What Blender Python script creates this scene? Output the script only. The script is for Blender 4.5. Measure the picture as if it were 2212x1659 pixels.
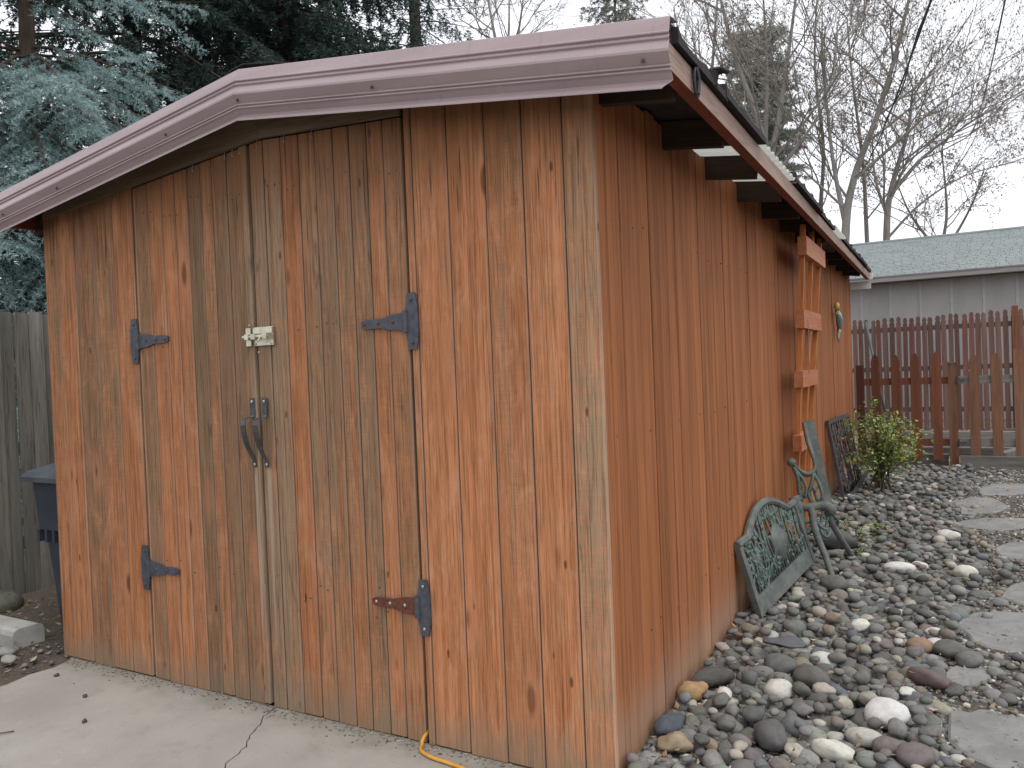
import bpy, math, random
import numpy as np
from mathutils import Vector, Matrix, noise as mnoise

R = math.radians
scene = bpy.context.scene
for o in list(bpy.data.objects):
    bpy.data.objects.remove(o)
COL = scene.collection

# ------------------------------------------------------------------ camera
cam_d = bpy.data.cameras.new('camera')
cam = bpy.data.objects.new('camera', cam_d)
COL.objects.link(cam)
cam_d.sensor_width = 36.0
cam_d.lens = 1671.0 / 2212.0 * 36.0
cam_d.clip_start = 0.05
cam_d.clip_end = 2000
_rt = Vector((0.87370636, 0.48481618, -0.03988067))
_up = Vector((0.02630316, 0.03477915, 0.99904882))
_bk = Vector((0.48574205, -0.8739243, 0.01763457))
m3 = Matrix((_rt, _up, _bk)).transposed()
cam.matrix_world = Matrix.Translation((0, 0, 1.48)) @ m3.to_4x4()
scene.camera = cam

# ------------------------------------------------------------------ sky, sun, exposure (overcast winter day)
SUN_EL, SUN_AZ = 66.0, 112.0        # azimuth measured clockwise from +Y
world = bpy.data.worlds.new('World')
scene.world = world
world.use_nodes = True
wn, wl = world.node_tree.nodes, world.node_tree.links
wn.clear()
sky = wn.new('ShaderNodeTexSky')
sky.sky_type = 'NISHITA'
sky.sun_disc = False
sky.sun_elevation = R(SUN_EL)
sky.sun_rotation = R(SUN_AZ)
sky.air_density = 1.0
sky.dust_density = 3.0
hs = wn.new('ShaderNodeHueSaturation')
hs.inputs['Saturation'].default_value = 0.15
mx = wn.new('ShaderNodeMix'); mx.data_type = 'RGBA'
mx.inputs['Factor'].default_value = 0.80          # closed cloud cover over the sky
mx.inputs['B'].default_value = (10.6, 11.0, 11.8, 1)
bg = wn.new('ShaderNodeBackground'); bg.inputs['Strength'].default_value = 0.10
wo = wn.new('ShaderNodeOutputWorld')
wl.new(sky.outputs[0], hs.inputs['Color']); wl.new(hs.outputs[0], mx.inputs['A'])
wl.new(mx.outputs['Result'], bg.inputs['Color']); wl.new(bg.outputs[0], wo.inputs['Surface'])

sun_d = bpy.data.lights.new('sun', 'SUN')
sun = bpy.data.objects.new('sun', sun_d); COL.objects.link(sun)
sun_d.energy = 1.0
sun_d.angle = R(22)
sun_d.color = (1.0, 0.98, 0.955)
_sd = Vector((math.sin(R(SUN_AZ)) * math.cos(R(SUN_EL)), math.cos(R(SUN_AZ)) * math.cos(R(SUN_EL)), math.sin(R(SUN_EL))))
sun.rotation_euler = (-_sd).to_track_quat('-Z', 'Y').to_euler()

scene.view_settings.view_transform = 'Standard'
scene.view_settings.look = 'None'
scene.view_settings.gamma = 1
scene.view_settings.use_curve_mapping = False
scene.view_settings.exposure = 0.46
scene.cycles.use_denoising = True
scene.cycles.max_bounces = 6
scene.cycles.transparent_max_bounces = 6

rng = random.Random(11)
nrg = np.random.default_rng(7)

# ================================================================== helpers
class M:
    """node-material helper"""
    def __init__(s, name, rough=0.8, spec=0.3, metal=0.0):
        s.m = bpy.data.materials.new(name); s.m.use_nodes = True
        s.t = s.m.node_tree; s.b = s.t.nodes['Principled BSDF']
        s.b.inputs['Roughness'].default_value = rough
        s.b.inputs['Specular IOR Level'].default_value = spec
        s.b.inputs['Metallic'].default_value = metal
        s.tc = s.t.nodes.new('ShaderNodeTexCoord')
        s.oi = None
    def node(s, typ): return s.t.nodes.new(typ)
    def L(s, a, b): s.t.links.new(a, b)
    def put(s, sock, v):
        if hasattr(v, 'links') or isinstance(v, bpy.types.NodeSocket): s.L(v, sock)
        elif isinstance(v, (tuple, list)):
            sock.default_value = tuple(v) + ((1,) if len(v) == 3 and sock.type == 'RGBA' else ())
        else: sock.default_value = v
    def info(s):
        if not s.oi: s.oi = s.node('ShaderNodeObjectInfo')
        return s.oi
    def sep(s, v):
        n = s.node('ShaderNodeSeparateColor' if v.type == 'RGBA' else 'ShaderNodeSeparateXYZ'); s.L(v, n.inputs[0]); return n.outputs
    def vec(s, scale=(1, 1, 1), rnd=True, src='Object'):
        v = s.tc.outputs[src]
        if rnd:
            a = s.node('ShaderNodeVectorMath'); a.operation = 'MULTIPLY_ADD'
            c = s.node('ShaderNodeCombineXYZ')
            r = s.info().outputs['Random']
            for i in range(3): s.L(r, c.inputs[i])
            s.L(c.outputs[0], a.inputs[0]); a.inputs[1].default_value = (37.1, 53.3, 71.7); s.L(v, a.inputs[2])
            v = a.outputs[0]
        q = s.node('ShaderNodeVectorMath'); q.operation = 'MULTIPLY'
        s.L(v, q.inputs[0]); q.inputs[1].default_value = scale
        return q.outputs[0]
    def noise(s, vec, scale=1.0, det=4, rough=0.55, dist=0.0):
        n = s.node('ShaderNodeTexNoise'); s.L(vec, n.inputs['Vector'])
        n.inputs['Scale'].default_value = scale; n.inputs['Detail'].default_value = det
        n.inputs['Roughness'].default_value = rough; n.inputs['Distortion'].default_value = dist
        return n.outputs['Fac']
    def vor(s, vec, scale=1.0, feat='F1'):
        n = s.node('ShaderNodeTexVoronoi'); n.feature = feat; s.L(vec, n.inputs['Vector']); n.inputs['Scale'].default_value = scale
        return n.outputs
    def math(s, op, a, b=0.0, c=None, clamp=False):
        n = s.node('ShaderNodeMath'); n.operation = op; n.use_clamp = clamp
        s.put(n.inputs[0], a); s.put(n.inputs[1], b)
        if c is not None: s.put(n.inputs[2], c)
        return n.outputs[0]
    def step(s, v, lo, hi):
        n = s.node('ShaderNodeMapRange'); n.interpolation_type = 'SMOOTHSTEP'
        s.put(n.inputs['Value'], v); n.inputs['From Min'].default_value = lo; n.inputs['From Max'].default_value = hi
        return n.outputs[0]
    def mix(s, f, a, b, mode='MIX'):
        n = s.node('ShaderNodeMix'); n.data_type = 'RGBA'; n.blend_type = mode
        s.put(n.inputs['Factor'], f); s.put(n.inputs['A'], a); s.put(n.inputs['B'], b)
        return n.outputs['Result']
    def mul(s, col, v):
        c = s.node('ShaderNodeVectorMath'); c.operation = 'SCALE'; s.put(c.inputs[0], col); s.put(c.inputs['Scale'], v); return c.outputs[0]
    def bump(s, h, strength=0.3, dist=0.01):
        n = s.node('ShaderNodeBump'); n.inputs['Strength'].default_value = strength; n.inputs['Distance'].default_value = dist
        s.put(n.inputs['Height'], h); s.L(n.outputs[0], s.b.inputs['Normal'])
    def col(s, c): s.put(s.b.inputs['Base Color'], c); return s

def mottled(name, a, b, scale=8, rough=0.8, spec=0.3, metal=0.0, stretch=(1, 1, 1), bump=0.2, bd=0.004, detail=5, c=None, cs=30, cl=.55, usecol=False, sr=0.6):
    m = M(name, rough, spec, metal)
    n = m.noise(m.vec(stretch), scale, detail, sr)
    col = m.mix(m.step(n, .32, .68), a, b)
    if c is not None:
        n2 = m.noise(m.vec(stretch), cs, 4)
        col = m.mix(m.step(n2, cl, cl + .12), col, c)
    if usecol: col = m.mix(1.0, col, m.info().outputs['Color'], 'MULTIPLY')
    m.col(col)
    if bump: m.bump(m.noise(m.vec(stretch), scale * 6, 4), bump, bd)
    return m.m

def new(name, V, F, mat=None, parent=None, smooth=False, loc=None):
    me = bpy.data.meshes.new(name)
    me.from_pydata([tuple(v) for v in V], [], [tuple(f) for f in F])
    if mat: me.materials.append(mat)
    if smooth: me.polygons.foreach_set('use_smooth', [True] * len(me.polygons))
    me.update()
    o = bpy.data.objects.new(name, me); COL.objects.link(o)
    if parent: o.parent = parent
    if loc is not None: o.location = loc
    return o
def inst(name, me, parent=None, loc=(0, 0, 0), rot=(0, 0, 0), sc=(1, 1, 1), color=None):
    o = bpy.data.objects.new(name, me); COL.objects.link(o)
    if parent: o.parent = parent
    o.location = loc; o.rotation_euler = rot; o.scale = sc
    if color: o.color = color
    return o
def tri_soup(name, P, mat, parent=None, colors=None, k=3):
    """P: (n*k,3) array; one k-gon per k vertices"""
    P = np.asarray(P, np.float32).reshape(-1, 3); n = len(P) // k
    me = bpy.data.meshes.new(name)
    me.vertices.add(len(P)); me.vertices.foreach_set('co', P.ravel())
    me.loops.add(n * k); me.loops.foreach_set('vertex_index', np.arange(n * k, dtype=np.int32))
    me.polygons.add(n); me.polygons.foreach_set('loop_start', np.arange(0, n * k, k, dtype=np.int32))
    try: me.polygons.foreach_set('loop_total', np.full(n, k, np.int32))
    except Exception: pass
    if colors is not None:
        a = me.color_attributes.new('tint', 'FLOAT_COLOR', 'POINT')
        c = np.ones((len(P), 4), np.float32); c[:, :3] = np.repeat(np.asarray(colors, np.float32), k, axis=0) if len(colors) == n else colors
        a.data.foreach_set('color', c.ravel())
    me.materials.append(mat); me.update(calc_edges=True); me.validate()
    o = bpy.data.objects.new(name, me); COL.objects.link(o)
    if parent: o.parent = parent
    return o
def empty(name, loc=(0, 0, 0), label=None, cat=None, group=None):
    o = bpy.data.objects.new(name, None); COL.objects.link(o); o.location = loc
    o.empty_display_size = .1
    return tag(o, label, cat, group)
def tag(o, label=None, cat=None, group=None, kind=None):
    if label: o['label'] = label
    if cat: o['category'] = cat
    if group: o['group'] = group
    if kind: o['kind'] = kind
    return o

class B:
    """mesh collector"""
    def __init__(s): s.V = []; s.F = []
    def add(s, V, F):
        k = len(s.V); s.V += [tuple(v) for v in V]; s.F += [tuple(i + k for i in f) for f in F]; return s
    def box(s, x0, x1, y0, y1, z0, z1):
        return s.add([(x0, y0, z0), (x1, y0, z0), (x1, y1, z0), (x0, y1, z0), (x0, y0, z1), (x1, y0, z1), (x1, y1, z1), (x0, y1, z1)],
                     [(0, 3, 2, 1), (4, 5, 6, 7), (0, 1, 5, 4), (1, 2, 6, 5), (2, 3, 7, 6), (3, 0, 4, 7)])
    def beam(s, p0, p1, w, h, up=(0, 0, 1), taper=1.0):
        p0, p1 = Vector(p0), Vector(p1); d = (p1 - p0).normalized(); u = Vector(up)
        sd = d.cross(u).normalized(); u = sd.cross(d)
        V = []
        for p, k in ((p0, 1), (p1, taper)):
            for a, b in ((-1, -1), (1, -1), (1, 1), (-1, 1)): V.append(p + sd * (a * w / 2 * k) + u * (b * h / 2 * k))
        return s.add(V, [(0, 1, 2, 3), (7, 6, 5, 4), (0, 4, 5, 1), (1, 5, 6, 2), (2, 6, 7, 3), (3, 7, 4, 0)])
    def tube(s, pts, r, n=8, cap=True, flat=1.0, flatdir=None):
        pts = [Vector(p) for p in pts]; rs = r if isinstance(r, (list, tuple)) else [r] * len(pts)
        V = []; prev = None
        for i, p in enumerate(pts):
            d = (pts[min(i + 1, len(pts) - 1)] - pts[max(i - 1, 0)])
            if d.length < 1e-9: d = Vector((0, 0, 1))
            d.normalize()
            if prev is None:
                a = Vector(flatdir) if flatdir else (Vector((0, 0, 1)) if abs(d.z) < .9 else Vector((1, 0, 0)))
            else: a = prev
            a = (a - d * a.dot(d)); a = a.normalized() if a.length > 1e-6 else d.orthogonal().normalized()
            prev = a; b = d.cross(a)
            for k in range(n):
                t = 2 * math.pi * k / n; V.append(p + a * (math.cos(t) * rs[i] * flat) + b * (math.sin(t) * rs[i]))
        F = []
        for i in range(len(pts) - 1):
            for k in range(n):
                F.append((i * n + k, i * n + (k + 1) % n, (i + 1) * n + (k + 1) % n, (i + 1) * n + k))
        if cap: F.append(tuple(range(n - 1, -1, -1))); F.append(tuple((len(pts) - 1) * n + k for k in range(n)))
        return s.add(V, F)
    def prism(s, poly, d0, d1, axis='y', bev=0.0):
        """poly: 2-D outline; axis y -> (x,z), x -> (y,z), z -> (x,y)"""
        n = len(poly)
        def P(a, b, d): return (a, d, b) if axis == 'y' else ((d, a, b) if axis == 'x' else (a, b, d))
        V = [P(a, b, d0) for a, b in poly] + [P(a, b, d1) for a, b in poly]
        F = [tuple(range(n)), tuple(range(2 * n - 1, n - 1, -1))] + [(i, n + i, n + (i + 1) % n, (i + 1) % n) for i in range(n)]
        return s.add(V, F)
    def ball(s, c, r, sc=(1, 1, 1), nu=8, nv=6):
        c = Vector(c); V = []; F = []
        for j in range(nv + 1):
            t = math.pi * j / nv
            for i in range(nu):
                p = 2 * math.pi * i / nu
                V.append((c.x + r * sc[0] * math.sin(t) * math.cos(p), c.y + r * sc[1] * math.sin(t) * math.sin(p), c.z + r * sc[2] * math.cos(t)))
        for j in range(nv):
            for i in range(nu): F.append((j * nu + i, (j + 1) * nu + i, (j + 1) * nu + (i + 1) % nu, j * nu + (i + 1) % nu))
        return s.add(V, F)
    def make(s, name, mat, parent=None, smooth=False, loc=None):
        return new(name, s.V, s.F, mat, parent, smooth, loc)

def bez(pts, n=24):
    """Catmull-Rom through pts"""
    P = [Vector(p) for p in pts]; P = [P[0] * 2 - P[1]] + P + [P[-1] * 2 - P[-2]]
    out = []
    segs = len(P) - 3; per = max(2, n // segs)
    for i in range(segs):
        a, b, c, d = P[i:i + 4]
        for k in range(per):
            t = k / per
            out.append(0.5 * ((2 * b) + (c - a) * t + (2 * a - 5 * b + 4 * c - d) * t * t + (3 * b - a - 3 * c + d) * t ** 3))
    out.append(P[-2]); return out

# ================================================================== materials
def wood_front():
    m = M('weathered_stained_cedar', .88, .10)
    c = m.sep(m.info().outputs['Color']); stain, bright, grey = c[0], c[1], c[2]
    z = m.sep(m.tc.outputs['Object'])[2]
    fine = m.noise(m.vec((150, 150, 2.6)), 1, 5, .65, .4)
    fine2 = m.noise(m.vec((320, 320, 9)), 1, 3, .6)
    streak = m.noise(m.vec((26, 26, .9)), 1, 5, .6, .6)
    broad = m.noise(m.vec((7, 7, .8)), 1, 4, .6, .4)
    patch = m.noise(m.vec((11, 11, 4.5)), 1, 6, .68, .8)
    saw = m.noise(m.vec((7, 7, 190)), 1, 3, .6)
    # how much orange stain is left
    s = m.math('ADD', stain, m.math('MULTIPLY', m.math('SUBTRACT', broad, .5), .75))
    s = m.math('ADD', s, m.math('MULTIPLY', m.math('SUBTRACT', patch, .5), .95))
    s = m.math('ADD', s, m.math('MULTIPLY', m.math('SUBTRACT', streak, .5), 1.25))
    s = m.math('ADD', s, m.math('MULTIPLY', m.math('SUBTRACT', saw, .5), .6))
    low = m.math('SUBTRACT', 1.0, m.step(z, .25, 1.5))
    s = m.math('ADD', s, m.math('MULTIPLY', low, .16))
    sm = m.step(s, .18, .82)
    brown = m.mix(streak, (.275, .156, .082), (.145, .080, .043))
    brown = m.mix(grey, brown, m.mix(streak, (.335, .23, .148), (.19, .124, .076)))
    orange = m.mix(m.step(streak, .3, .7), (.475, .194, .089), (.332, .134, .060))
    orange = m.mix(m.step(patch, .45, .75), orange, (.44, .22, .12))
    col = m.mix(sm, brown, orange)
    # pale worn fibres and dark raised grain
    col = m.mix(m.math('MULTIPLY', m.step(fine, .6, .78), .40), col, (.36, .25, .175))
    col = m.mix(m.math('MULTIPLY', m.step(fine, .55, .33), .72), col, m.mul(col, .40))
    mid = m.noise(m.vec((48, 48, 1.3)), 1, 5, .65, .5)
    col = m.mix(m.math('MULTIPLY', m.step(mid, .46, .32), .28), col, m.mul(col, .5))
    col = m.mix(m.math('MULTIPLY', m.step(mid, .55, .7), .3), col, m.mul(col, 1.35))
    col = m.mix(m.math('MULTIPLY', m.step(fine2, .52, .35), .5), col, m.mul(col, .5))
    chk = m.step(m.noise(m.vec((85, 85, .9)), 1, 4, .6, .3), .655, .70)
    col = m.mix(m.math('MULTIPLY', chk, .6), col, m.mul(col, .28))
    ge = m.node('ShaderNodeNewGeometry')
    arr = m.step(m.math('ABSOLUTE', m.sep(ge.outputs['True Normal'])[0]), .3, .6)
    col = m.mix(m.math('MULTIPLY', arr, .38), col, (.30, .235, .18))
    # brown protected band up under the eaves, with black run marks
    top = m.step(m.math('ADD', z, m.math('MULTIPLY', m.math('SUBTRACT', m.noise(m.vec((60, 60, 1.5)), 1, 3), .5), .7)), 2.0, 2.46)
    col = m.mix(m.math('MULTIPLY', top, .8), col, m.mix(streak, (.19, .085, .036), (.085, .042, .024)))
    run = m.step(m.noise(m.vec((75, 75, 2.2)), 1, 3, .6), .60, .70)
    runz = m.math('MULTIPLY', m.step(z, 1.7, 2.25), run)
    col = m.mix(m.math('MULTIPLY', runz, .75), col, (.03, .022, .018))
    # dark weather blotches on the worn boards
    bl = m.step(m.noise(m.vec((14, 14, 2.4), True), 1, 6, .72, 1.2), .55, .70)
    col = m.mix(m.math('MULTIPLY', bl, m.math('MULTIPLY', m.math('SUBTRACT', 1.0, sm), .55)), col, (.06, .042, .030))
    # knots
    v = m.vor(m.vec((7.5, 7.5, 2.3)), 1.0)
    pick = m.math('MULTIPLY', m.math('GREATER_THAN', m.sep(v['Color'])[0], .58), m.math('MULTIPLY_ADD', m.sep(v['Color'])[1], .7, .3))
    kn = m.math('MULTIPLY', m.step(m.math('ADD', v['Distance'], m.math('MULTIPLY_ADD', m.math('SUBTRACT', fine, .5), .10, m.math('MULTIPLY', m.sep(v['Color'])[2], .09))), .19, .09), pick)
    halo = m.math('MULTIPLY', m.step(v['Distance'], .42, .14), pick)
    col = m.mix(m.math('MULTIPLY', halo, .55), col, (.41, .178, .09))
    col = m.mix(m.math('MULTIPLY', kn, .85), col, (.075, .035, .02))
    pv = m.vor(m.vec((15, 15, 5.5)), 1.0)
    pin = m.math('MULTIPLY', m.step(pv['Distance'], .14, .07), m.math('GREATER_THAN', m.sep(pv['Color'])[0], .80))
    col = m.mix(m.math('MULTIPLY', pin, .8), col, (.07, .032, .02))
    # bare pale wear below the pull handles
    X_, Y_, Z_ = m.sep(m.tc.outputs['Object'])
    wn_ = m.math('MULTIPLY', m.math('SUBTRACT', m.noise(m.vec((30, 30, 3), False), 1, 4), .5), .03)
    for cx_, hw_ in ((-2.714, .014), (-2.642, .013)):
        d_ = m.math('ABSOLUTE', m.math('SUBTRACT', m.math('ADD', X_, wn_), cx_))
        w_ = m.math('MULTIPLY', m.step(d_, hw_ + .004, hw_ - .010), m.math('MULTIPLY', m.step(Z_, 1.12, 1.08), m.step(Z_, .05, .75)))
        col = m.mix(m.math('MULTIPLY', w_, m.math('MULTIPLY_ADD', streak, .9, .15)), col, m.mix(fine, (.30, .23, .16), (.44, .35, .26)))
    # splash grey and algae along the foot
    foot = m.step(m.math('ADD', z, m.math('MULTIPLY', m.math('SUBTRACT', m.noise(m.vec((14, 14, 5)), 1, 4), .5), .34)), .20, .02)
    col = m.mix(m.math('MULTIPLY', foot, .55), col, m.mix(patch, (.24, .185, .135), (.16, .145, .095)))
    col = m.mul(col, m.math('MULTIPLY_ADD', bright, .95, .62))
    m.col(col)
    m.bump(m.math('ADD', m.math('MULTIPLY', fine, 1.0), m.math('MULTIPLY', saw, .35)), .7, .0030)
    return m.m
def wood_side():
    m = M('stained_cedar_siding', .75, .12)
    c = m.sep(m.info().outputs['Color'])
    z = m.sep(m.tc.outputs['Object'])[2]
    fine = m.noise(m.vec((10, 120, 1.6)), 1, 5, .62, .4)
    streak = m.noise(m.vec((5, 30, .7)), 1, 5, .6, .8)
    broad = m.noise(m.vec((3, 6, .9)), 1, 4, .6)
    col = m.mix(m.step(streak, .3, .72), (.375, .142, .056), (.238, .087, .037))
    col = m.mix(m.math('MULTIPLY', m.step(fine, .48, .28), .6), col, (.115, .045, .02))
    col = m.mix(m.math('MULTIPLY', m.step(fine, .6, .8), .4), col, (.455, .198, .086))
    dk = m.step(m.noise(m.vec((4, 60, 1.6)), 1, 5, .66, .5), .56, .70)
    col = m.mix(m.math('MULTIPLY', dk, .6), col, (.07, .03, .017))
    foot = m.step(m.math('ADD', z, m.math('MULTIPLY', m.math('SUBTRACT', broad, .5), .5)), .5, .1)
    col = m.mix(m.math('MULTIPLY', foot, .4), col, (.39, .185, .10))
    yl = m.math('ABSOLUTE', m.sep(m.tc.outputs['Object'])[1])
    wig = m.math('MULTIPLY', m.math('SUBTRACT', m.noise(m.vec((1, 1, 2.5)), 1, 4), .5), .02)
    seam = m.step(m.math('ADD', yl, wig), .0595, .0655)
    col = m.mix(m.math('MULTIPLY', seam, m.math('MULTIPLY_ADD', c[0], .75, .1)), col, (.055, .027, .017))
    mud = m.step(m.math('ADD', z, m.math('MULTIPLY', m.math('SUBTRACT', m.noise(m.vec((9, 9, 9), False), 1, 5, .7), .5), .45)), .34, .10)
    col = m.mix(m.math('MULTIPLY', mud, .6), col, (.29, .205, .145))
    wm = m.step(m.noise(m.vec((2, 22, .5)), 1, 5, .65, .5), .53, .68)
    col = m.mix(m.math('MULTIPLY', wm, .48), col, (.16, .068, .034))
    fade = m.step(m.noise(m.vec((1, 2.2, 1.2), False), 1, 4, .6), .5, .68)
    col = m.mix(m.math('MULTIPLY', fade, .28), col, (.39, .185, .10))
    col = m.mul(col, m.math('MULTIPLY_ADD', c[1], .40, .80))
    m.col(col); m.bump(fine, .3, .0015)
    return m.m
def wood_plain(name, a, b, dark, stretch=(1, 1, 1), rough=.8, bump=.4, grey=None, spec=.25):
    """long grain runs along the axis where stretch is small; object colour tints each piece"""
    m = M(name, rough, spec)
    st = m.noise(m.vec(tuple(22 * q for q in stretch)), 1, 5, .62, .6)
    fi = m.noise(m.vec(tuple(95 * q for q in stretch)), 1, 5, .65, .3)
    col = m.mix(m.step(st, .3, .7), a, b)
    col = m.mix(m.math('MULTIPLY', m.step(fi, .5, .3), .65), col, dark)
    if grey: col = m.mix(m.math('MULTIPLY', m.step(m.noise(m.vec(tuple(9 * q for q in stretch)), 1, 5), .5, .7), .7), col, grey)
    col = m.mix(1.0, col, m.info().outputs['Color'], 'MULTIPLY')
    m.col(col); m.bump(fi, bump, .003)
    return m.m
VZ = (1, 1, .05); VY = (1, .05, 1); VX = (.05, 1, 1)
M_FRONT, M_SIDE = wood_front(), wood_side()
M_DARKW = wood_plain('dark_rafter_wood', (.055, .032, .022), (.03, .019, .014), (.012, .008, .006), VX)
M_HEADER = wood_plain('weathered_header', (.17, .115, .072), (.11, .075, .05), (.05, .034, .022), VX)
M_FASCIA = wood_plain('worn_fascia_paint', (.34, .235, .18), (.235, .135, .10), (.10, .055, .042), VY, .6, .35, (.20, .085, .06))
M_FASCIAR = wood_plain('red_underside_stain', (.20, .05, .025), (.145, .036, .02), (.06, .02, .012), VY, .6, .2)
M_TRELLIS = wood_plain('orange_stained_lath', (.50, .185, .055), (.40, .135, .04), (.19, .06, .02), VZ, .55, .2)
M_TRELLISB = wood_plain('orange_stained_crosspiece', (.47, .17, .075), (.36, .125, .055), (.17, .06, .028), VY, .6, .2, (.42, .22, .14))
M_GREYF = wood_plain('silvered_fence_board', (.21, .197, .172), (.135, .127, .108), (.04, .038, .033), VZ, .9, .6, (.26, .255, .235))
M_PICK = wood_plain('red_brown_picket_stain', (.20, .068, .032), (.135, .048, .026), (.05, .02, .012), VZ, .6, .3, (.17, .08, .05))
M_GATEP = wood_plain('faded_gate_picket', (.255, .125, .07), (.185, .088, .05), (.07, .038, .026), VZ, .75, .4, (.25, .18, .135))
M_FARP = wood_plain('far_fence_picket', (.165, .092, .072), (.12, .067, .055), (.06, .035, .03), VZ, .8, .3, (.185, .12, .10))
M_TIMBER = wood_plain('grey_landscape_timber', (.20, .185, .165), (.13, .118, .104), (.05, .045, .04), VX, .9, .4)
M_IRON = mottled('hinge_iron_grey', (.085, .088, .105), (.055, .057, .07), 40, .55, .4, .2, bump=.25, bd=.001)
M_RUST = mottled('rusted_iron', (.16, .052, .03), (.085, .035, .026), 60, .85, .25, 0, bump=.4, bd=.001)
M_SCREW = mottled('bright_screw_steel', (.45, .45, .46), (.3, .3, .31), 60, .4, .5, .7, bump=0)
M_SCREWD = mottled('dark_screw_steel', (.10, .085, .08), (.06, .05, .05), 60, .5, .5, .4, bump=0)
M_BRASS = mottled('zinc_yellow_plating', (.66, .62, .49), (.50, .46, .36), 25, .34, .5, .8, bump=.1, bd=.0006)
M_HANDLE = mottled('worn_black_handle_iron', (.055, .062, .072), (.10, .098, .10), 22, .38, .5, .45, bump=.15, bd=.0006, c=(.16, .095, .07), cs=18, cl=.6)
M_ROOF = mottled('dark_corrugated_roofing', (.042, .034, .034), (.026, .022, .023), 14, .85, .25, bump=.3, c=(.07, .06, .05), cs=50, cl=.62)
M_BLACKP = mottled('black_plastic', (.018, .018, .022), (.028, .028, .034), 20, .45, .4, bump=.1)
M_BIN = mottled('slate_blue_bin_plastic', (.034, .041, .056), (.046, .053, .07), 6, .5, .35, bump=.12, c=(.075, .08, .09), cs=14, cl=.66)
M_BINL = mottled('bin_lid_plastic', (.07, .08, .098), (.10, .11, .125), 9, .6, .3, bump=.12)
M_CORD = mottled('yellow_cord_rubber', (.62, .30, .045), (.50, .235, .035), 20, .5, .4, bump=0)
M_WIRE = mottled('black_cable', (.02, .02, .022), (.03, .03, .032), 5, .6, .3, bump=0)
M_WHITE = mottled('white_painted_trim', (.72, .72, .70), (.6, .6, .58), 12, .6, .3, bump=.1)
M_PATINA = mottled('verdigris_cast_iron', (.15, .155, .135), (.085, .095, .087), 9, .68, .35, .15, bump=.4, bd=.002, c=(.13, .175, .155), cs=60, cl=.56)
M_PATLT = mottled('pale_verdigris_scrollwork', (.115, .165, .145), (.075, .098, .087), 22, .65, .35, .1, bump=.4, bd=.002)
M_GRILLE = mottled('dark_brown_cast_iron', (.052, .044, .044), (.08, .066, .062), 26, .62, .35, .2, bump=.4, bd=.002)
M_POLE = mottled('slate_painted_pole', (.06, .075, .085), (.09, .105, .115), 8, .5, .4, .2, bump=0)
M_NWALL = mottled('grey_neighbour_siding', (.43, .405, .39), (.375, .353, .342), 3, .85, .2, bump=.15, stretch=(1, 1, .3))
M_NBAT = mottled('grey_neighbour_batten', (.50, .485, .475), (.43, .415, .405), 5, .8, .2, bump=.1)
M_GUTTER = mottled('grey_gutter_metal', (.33, .30, .295), (.27, .235, .225), 3, .5, .4, .1, bump=0, stretch=(1, 1, 6))
M_ORN_T = mottled('teal_enamel', (.16, .32, .34), (.30, .34, .36), 60, .3, .6, .5, bump=0)
M_ORN_C = mottled('copper_enamel', (.34, .19, .075), (.16, .10, .06), 50, .35, .6, .5, bump=0)
M_ORN_Y = mottled('yellow_enamel', (.55, .44, .09), (.40, .30, .07), 50, .35, .5, .2, bump=0)
M_CURB = mottled('curb_concrete', (.40, .39, .355), (.30, .29, .262), 7, .9, .2, bump=.3, c=(.22, .22, .165), cs=12, cl=.62)
M_FLAG = mottled('grey_flagstone', (.25, .245, .232), (.185, .18, .17), 6, .85, .25, bump=.5, bd=.006, c=(.15, .148, .145), cs=30, cl=.62)

def trim_mat():
    m = M('mauve_brown_painted_metal', .36, .45)
    n = m.noise(m.vec((1.2, 9, 14), False), 1, 4)
    col = m.mix(m.step(n, .3, .7), (.355, .272, .276), (.31, .234, .237))
    d = m.noise(m.vec((40, 40, 40), False), 1, 4)
    m.col(m.mix(m.math('MULTIPLY', m.step(d, .62, .75), .25), col, (.46, .41, .41)))
    dr_ = m.step(m.noise(m.vec((34, 3, 2.2), False), 1, 5, .65), .58, .74)
    m.col(m.mix(m.math('MULTIPLY', dr_, .30), m.mix(m.math('MULTIPLY', m.step(d, .62, .75), .25), col, (.46, .41, .41)), (.17, .13, .13)))
    m.bump(m.noise(m.vec((2.5, 8, 8), False), 1, 2), .25, .012)
    m.put(m.b.inputs['Roughness'], m.math('MULTIPLY_ADD', n, .25, .30))
    return m.m
M_TRIM = trim_mat()
def poly_mat():
    m = M('milky_translucent_sheet', .5, .3)
    t = m.node('ShaderNodeBsdfTranslucent'); t.inputs[0].default_value = (.80, .80, .76, 1)
    mxs = m.node('ShaderNodeMixShader'); mxs.inputs[0].default_value = .62
    out = m.t.nodes['Material Output']
    m.col((.72, .71, .67)); m.L(m.b.outputs[0], mxs.inputs[1]); m.L(t.outputs[0], mxs.inputs[2]); m.L(mxs.outputs[0], out.inputs[0])
    return m.m
M_POLY = poly_mat()
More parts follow.
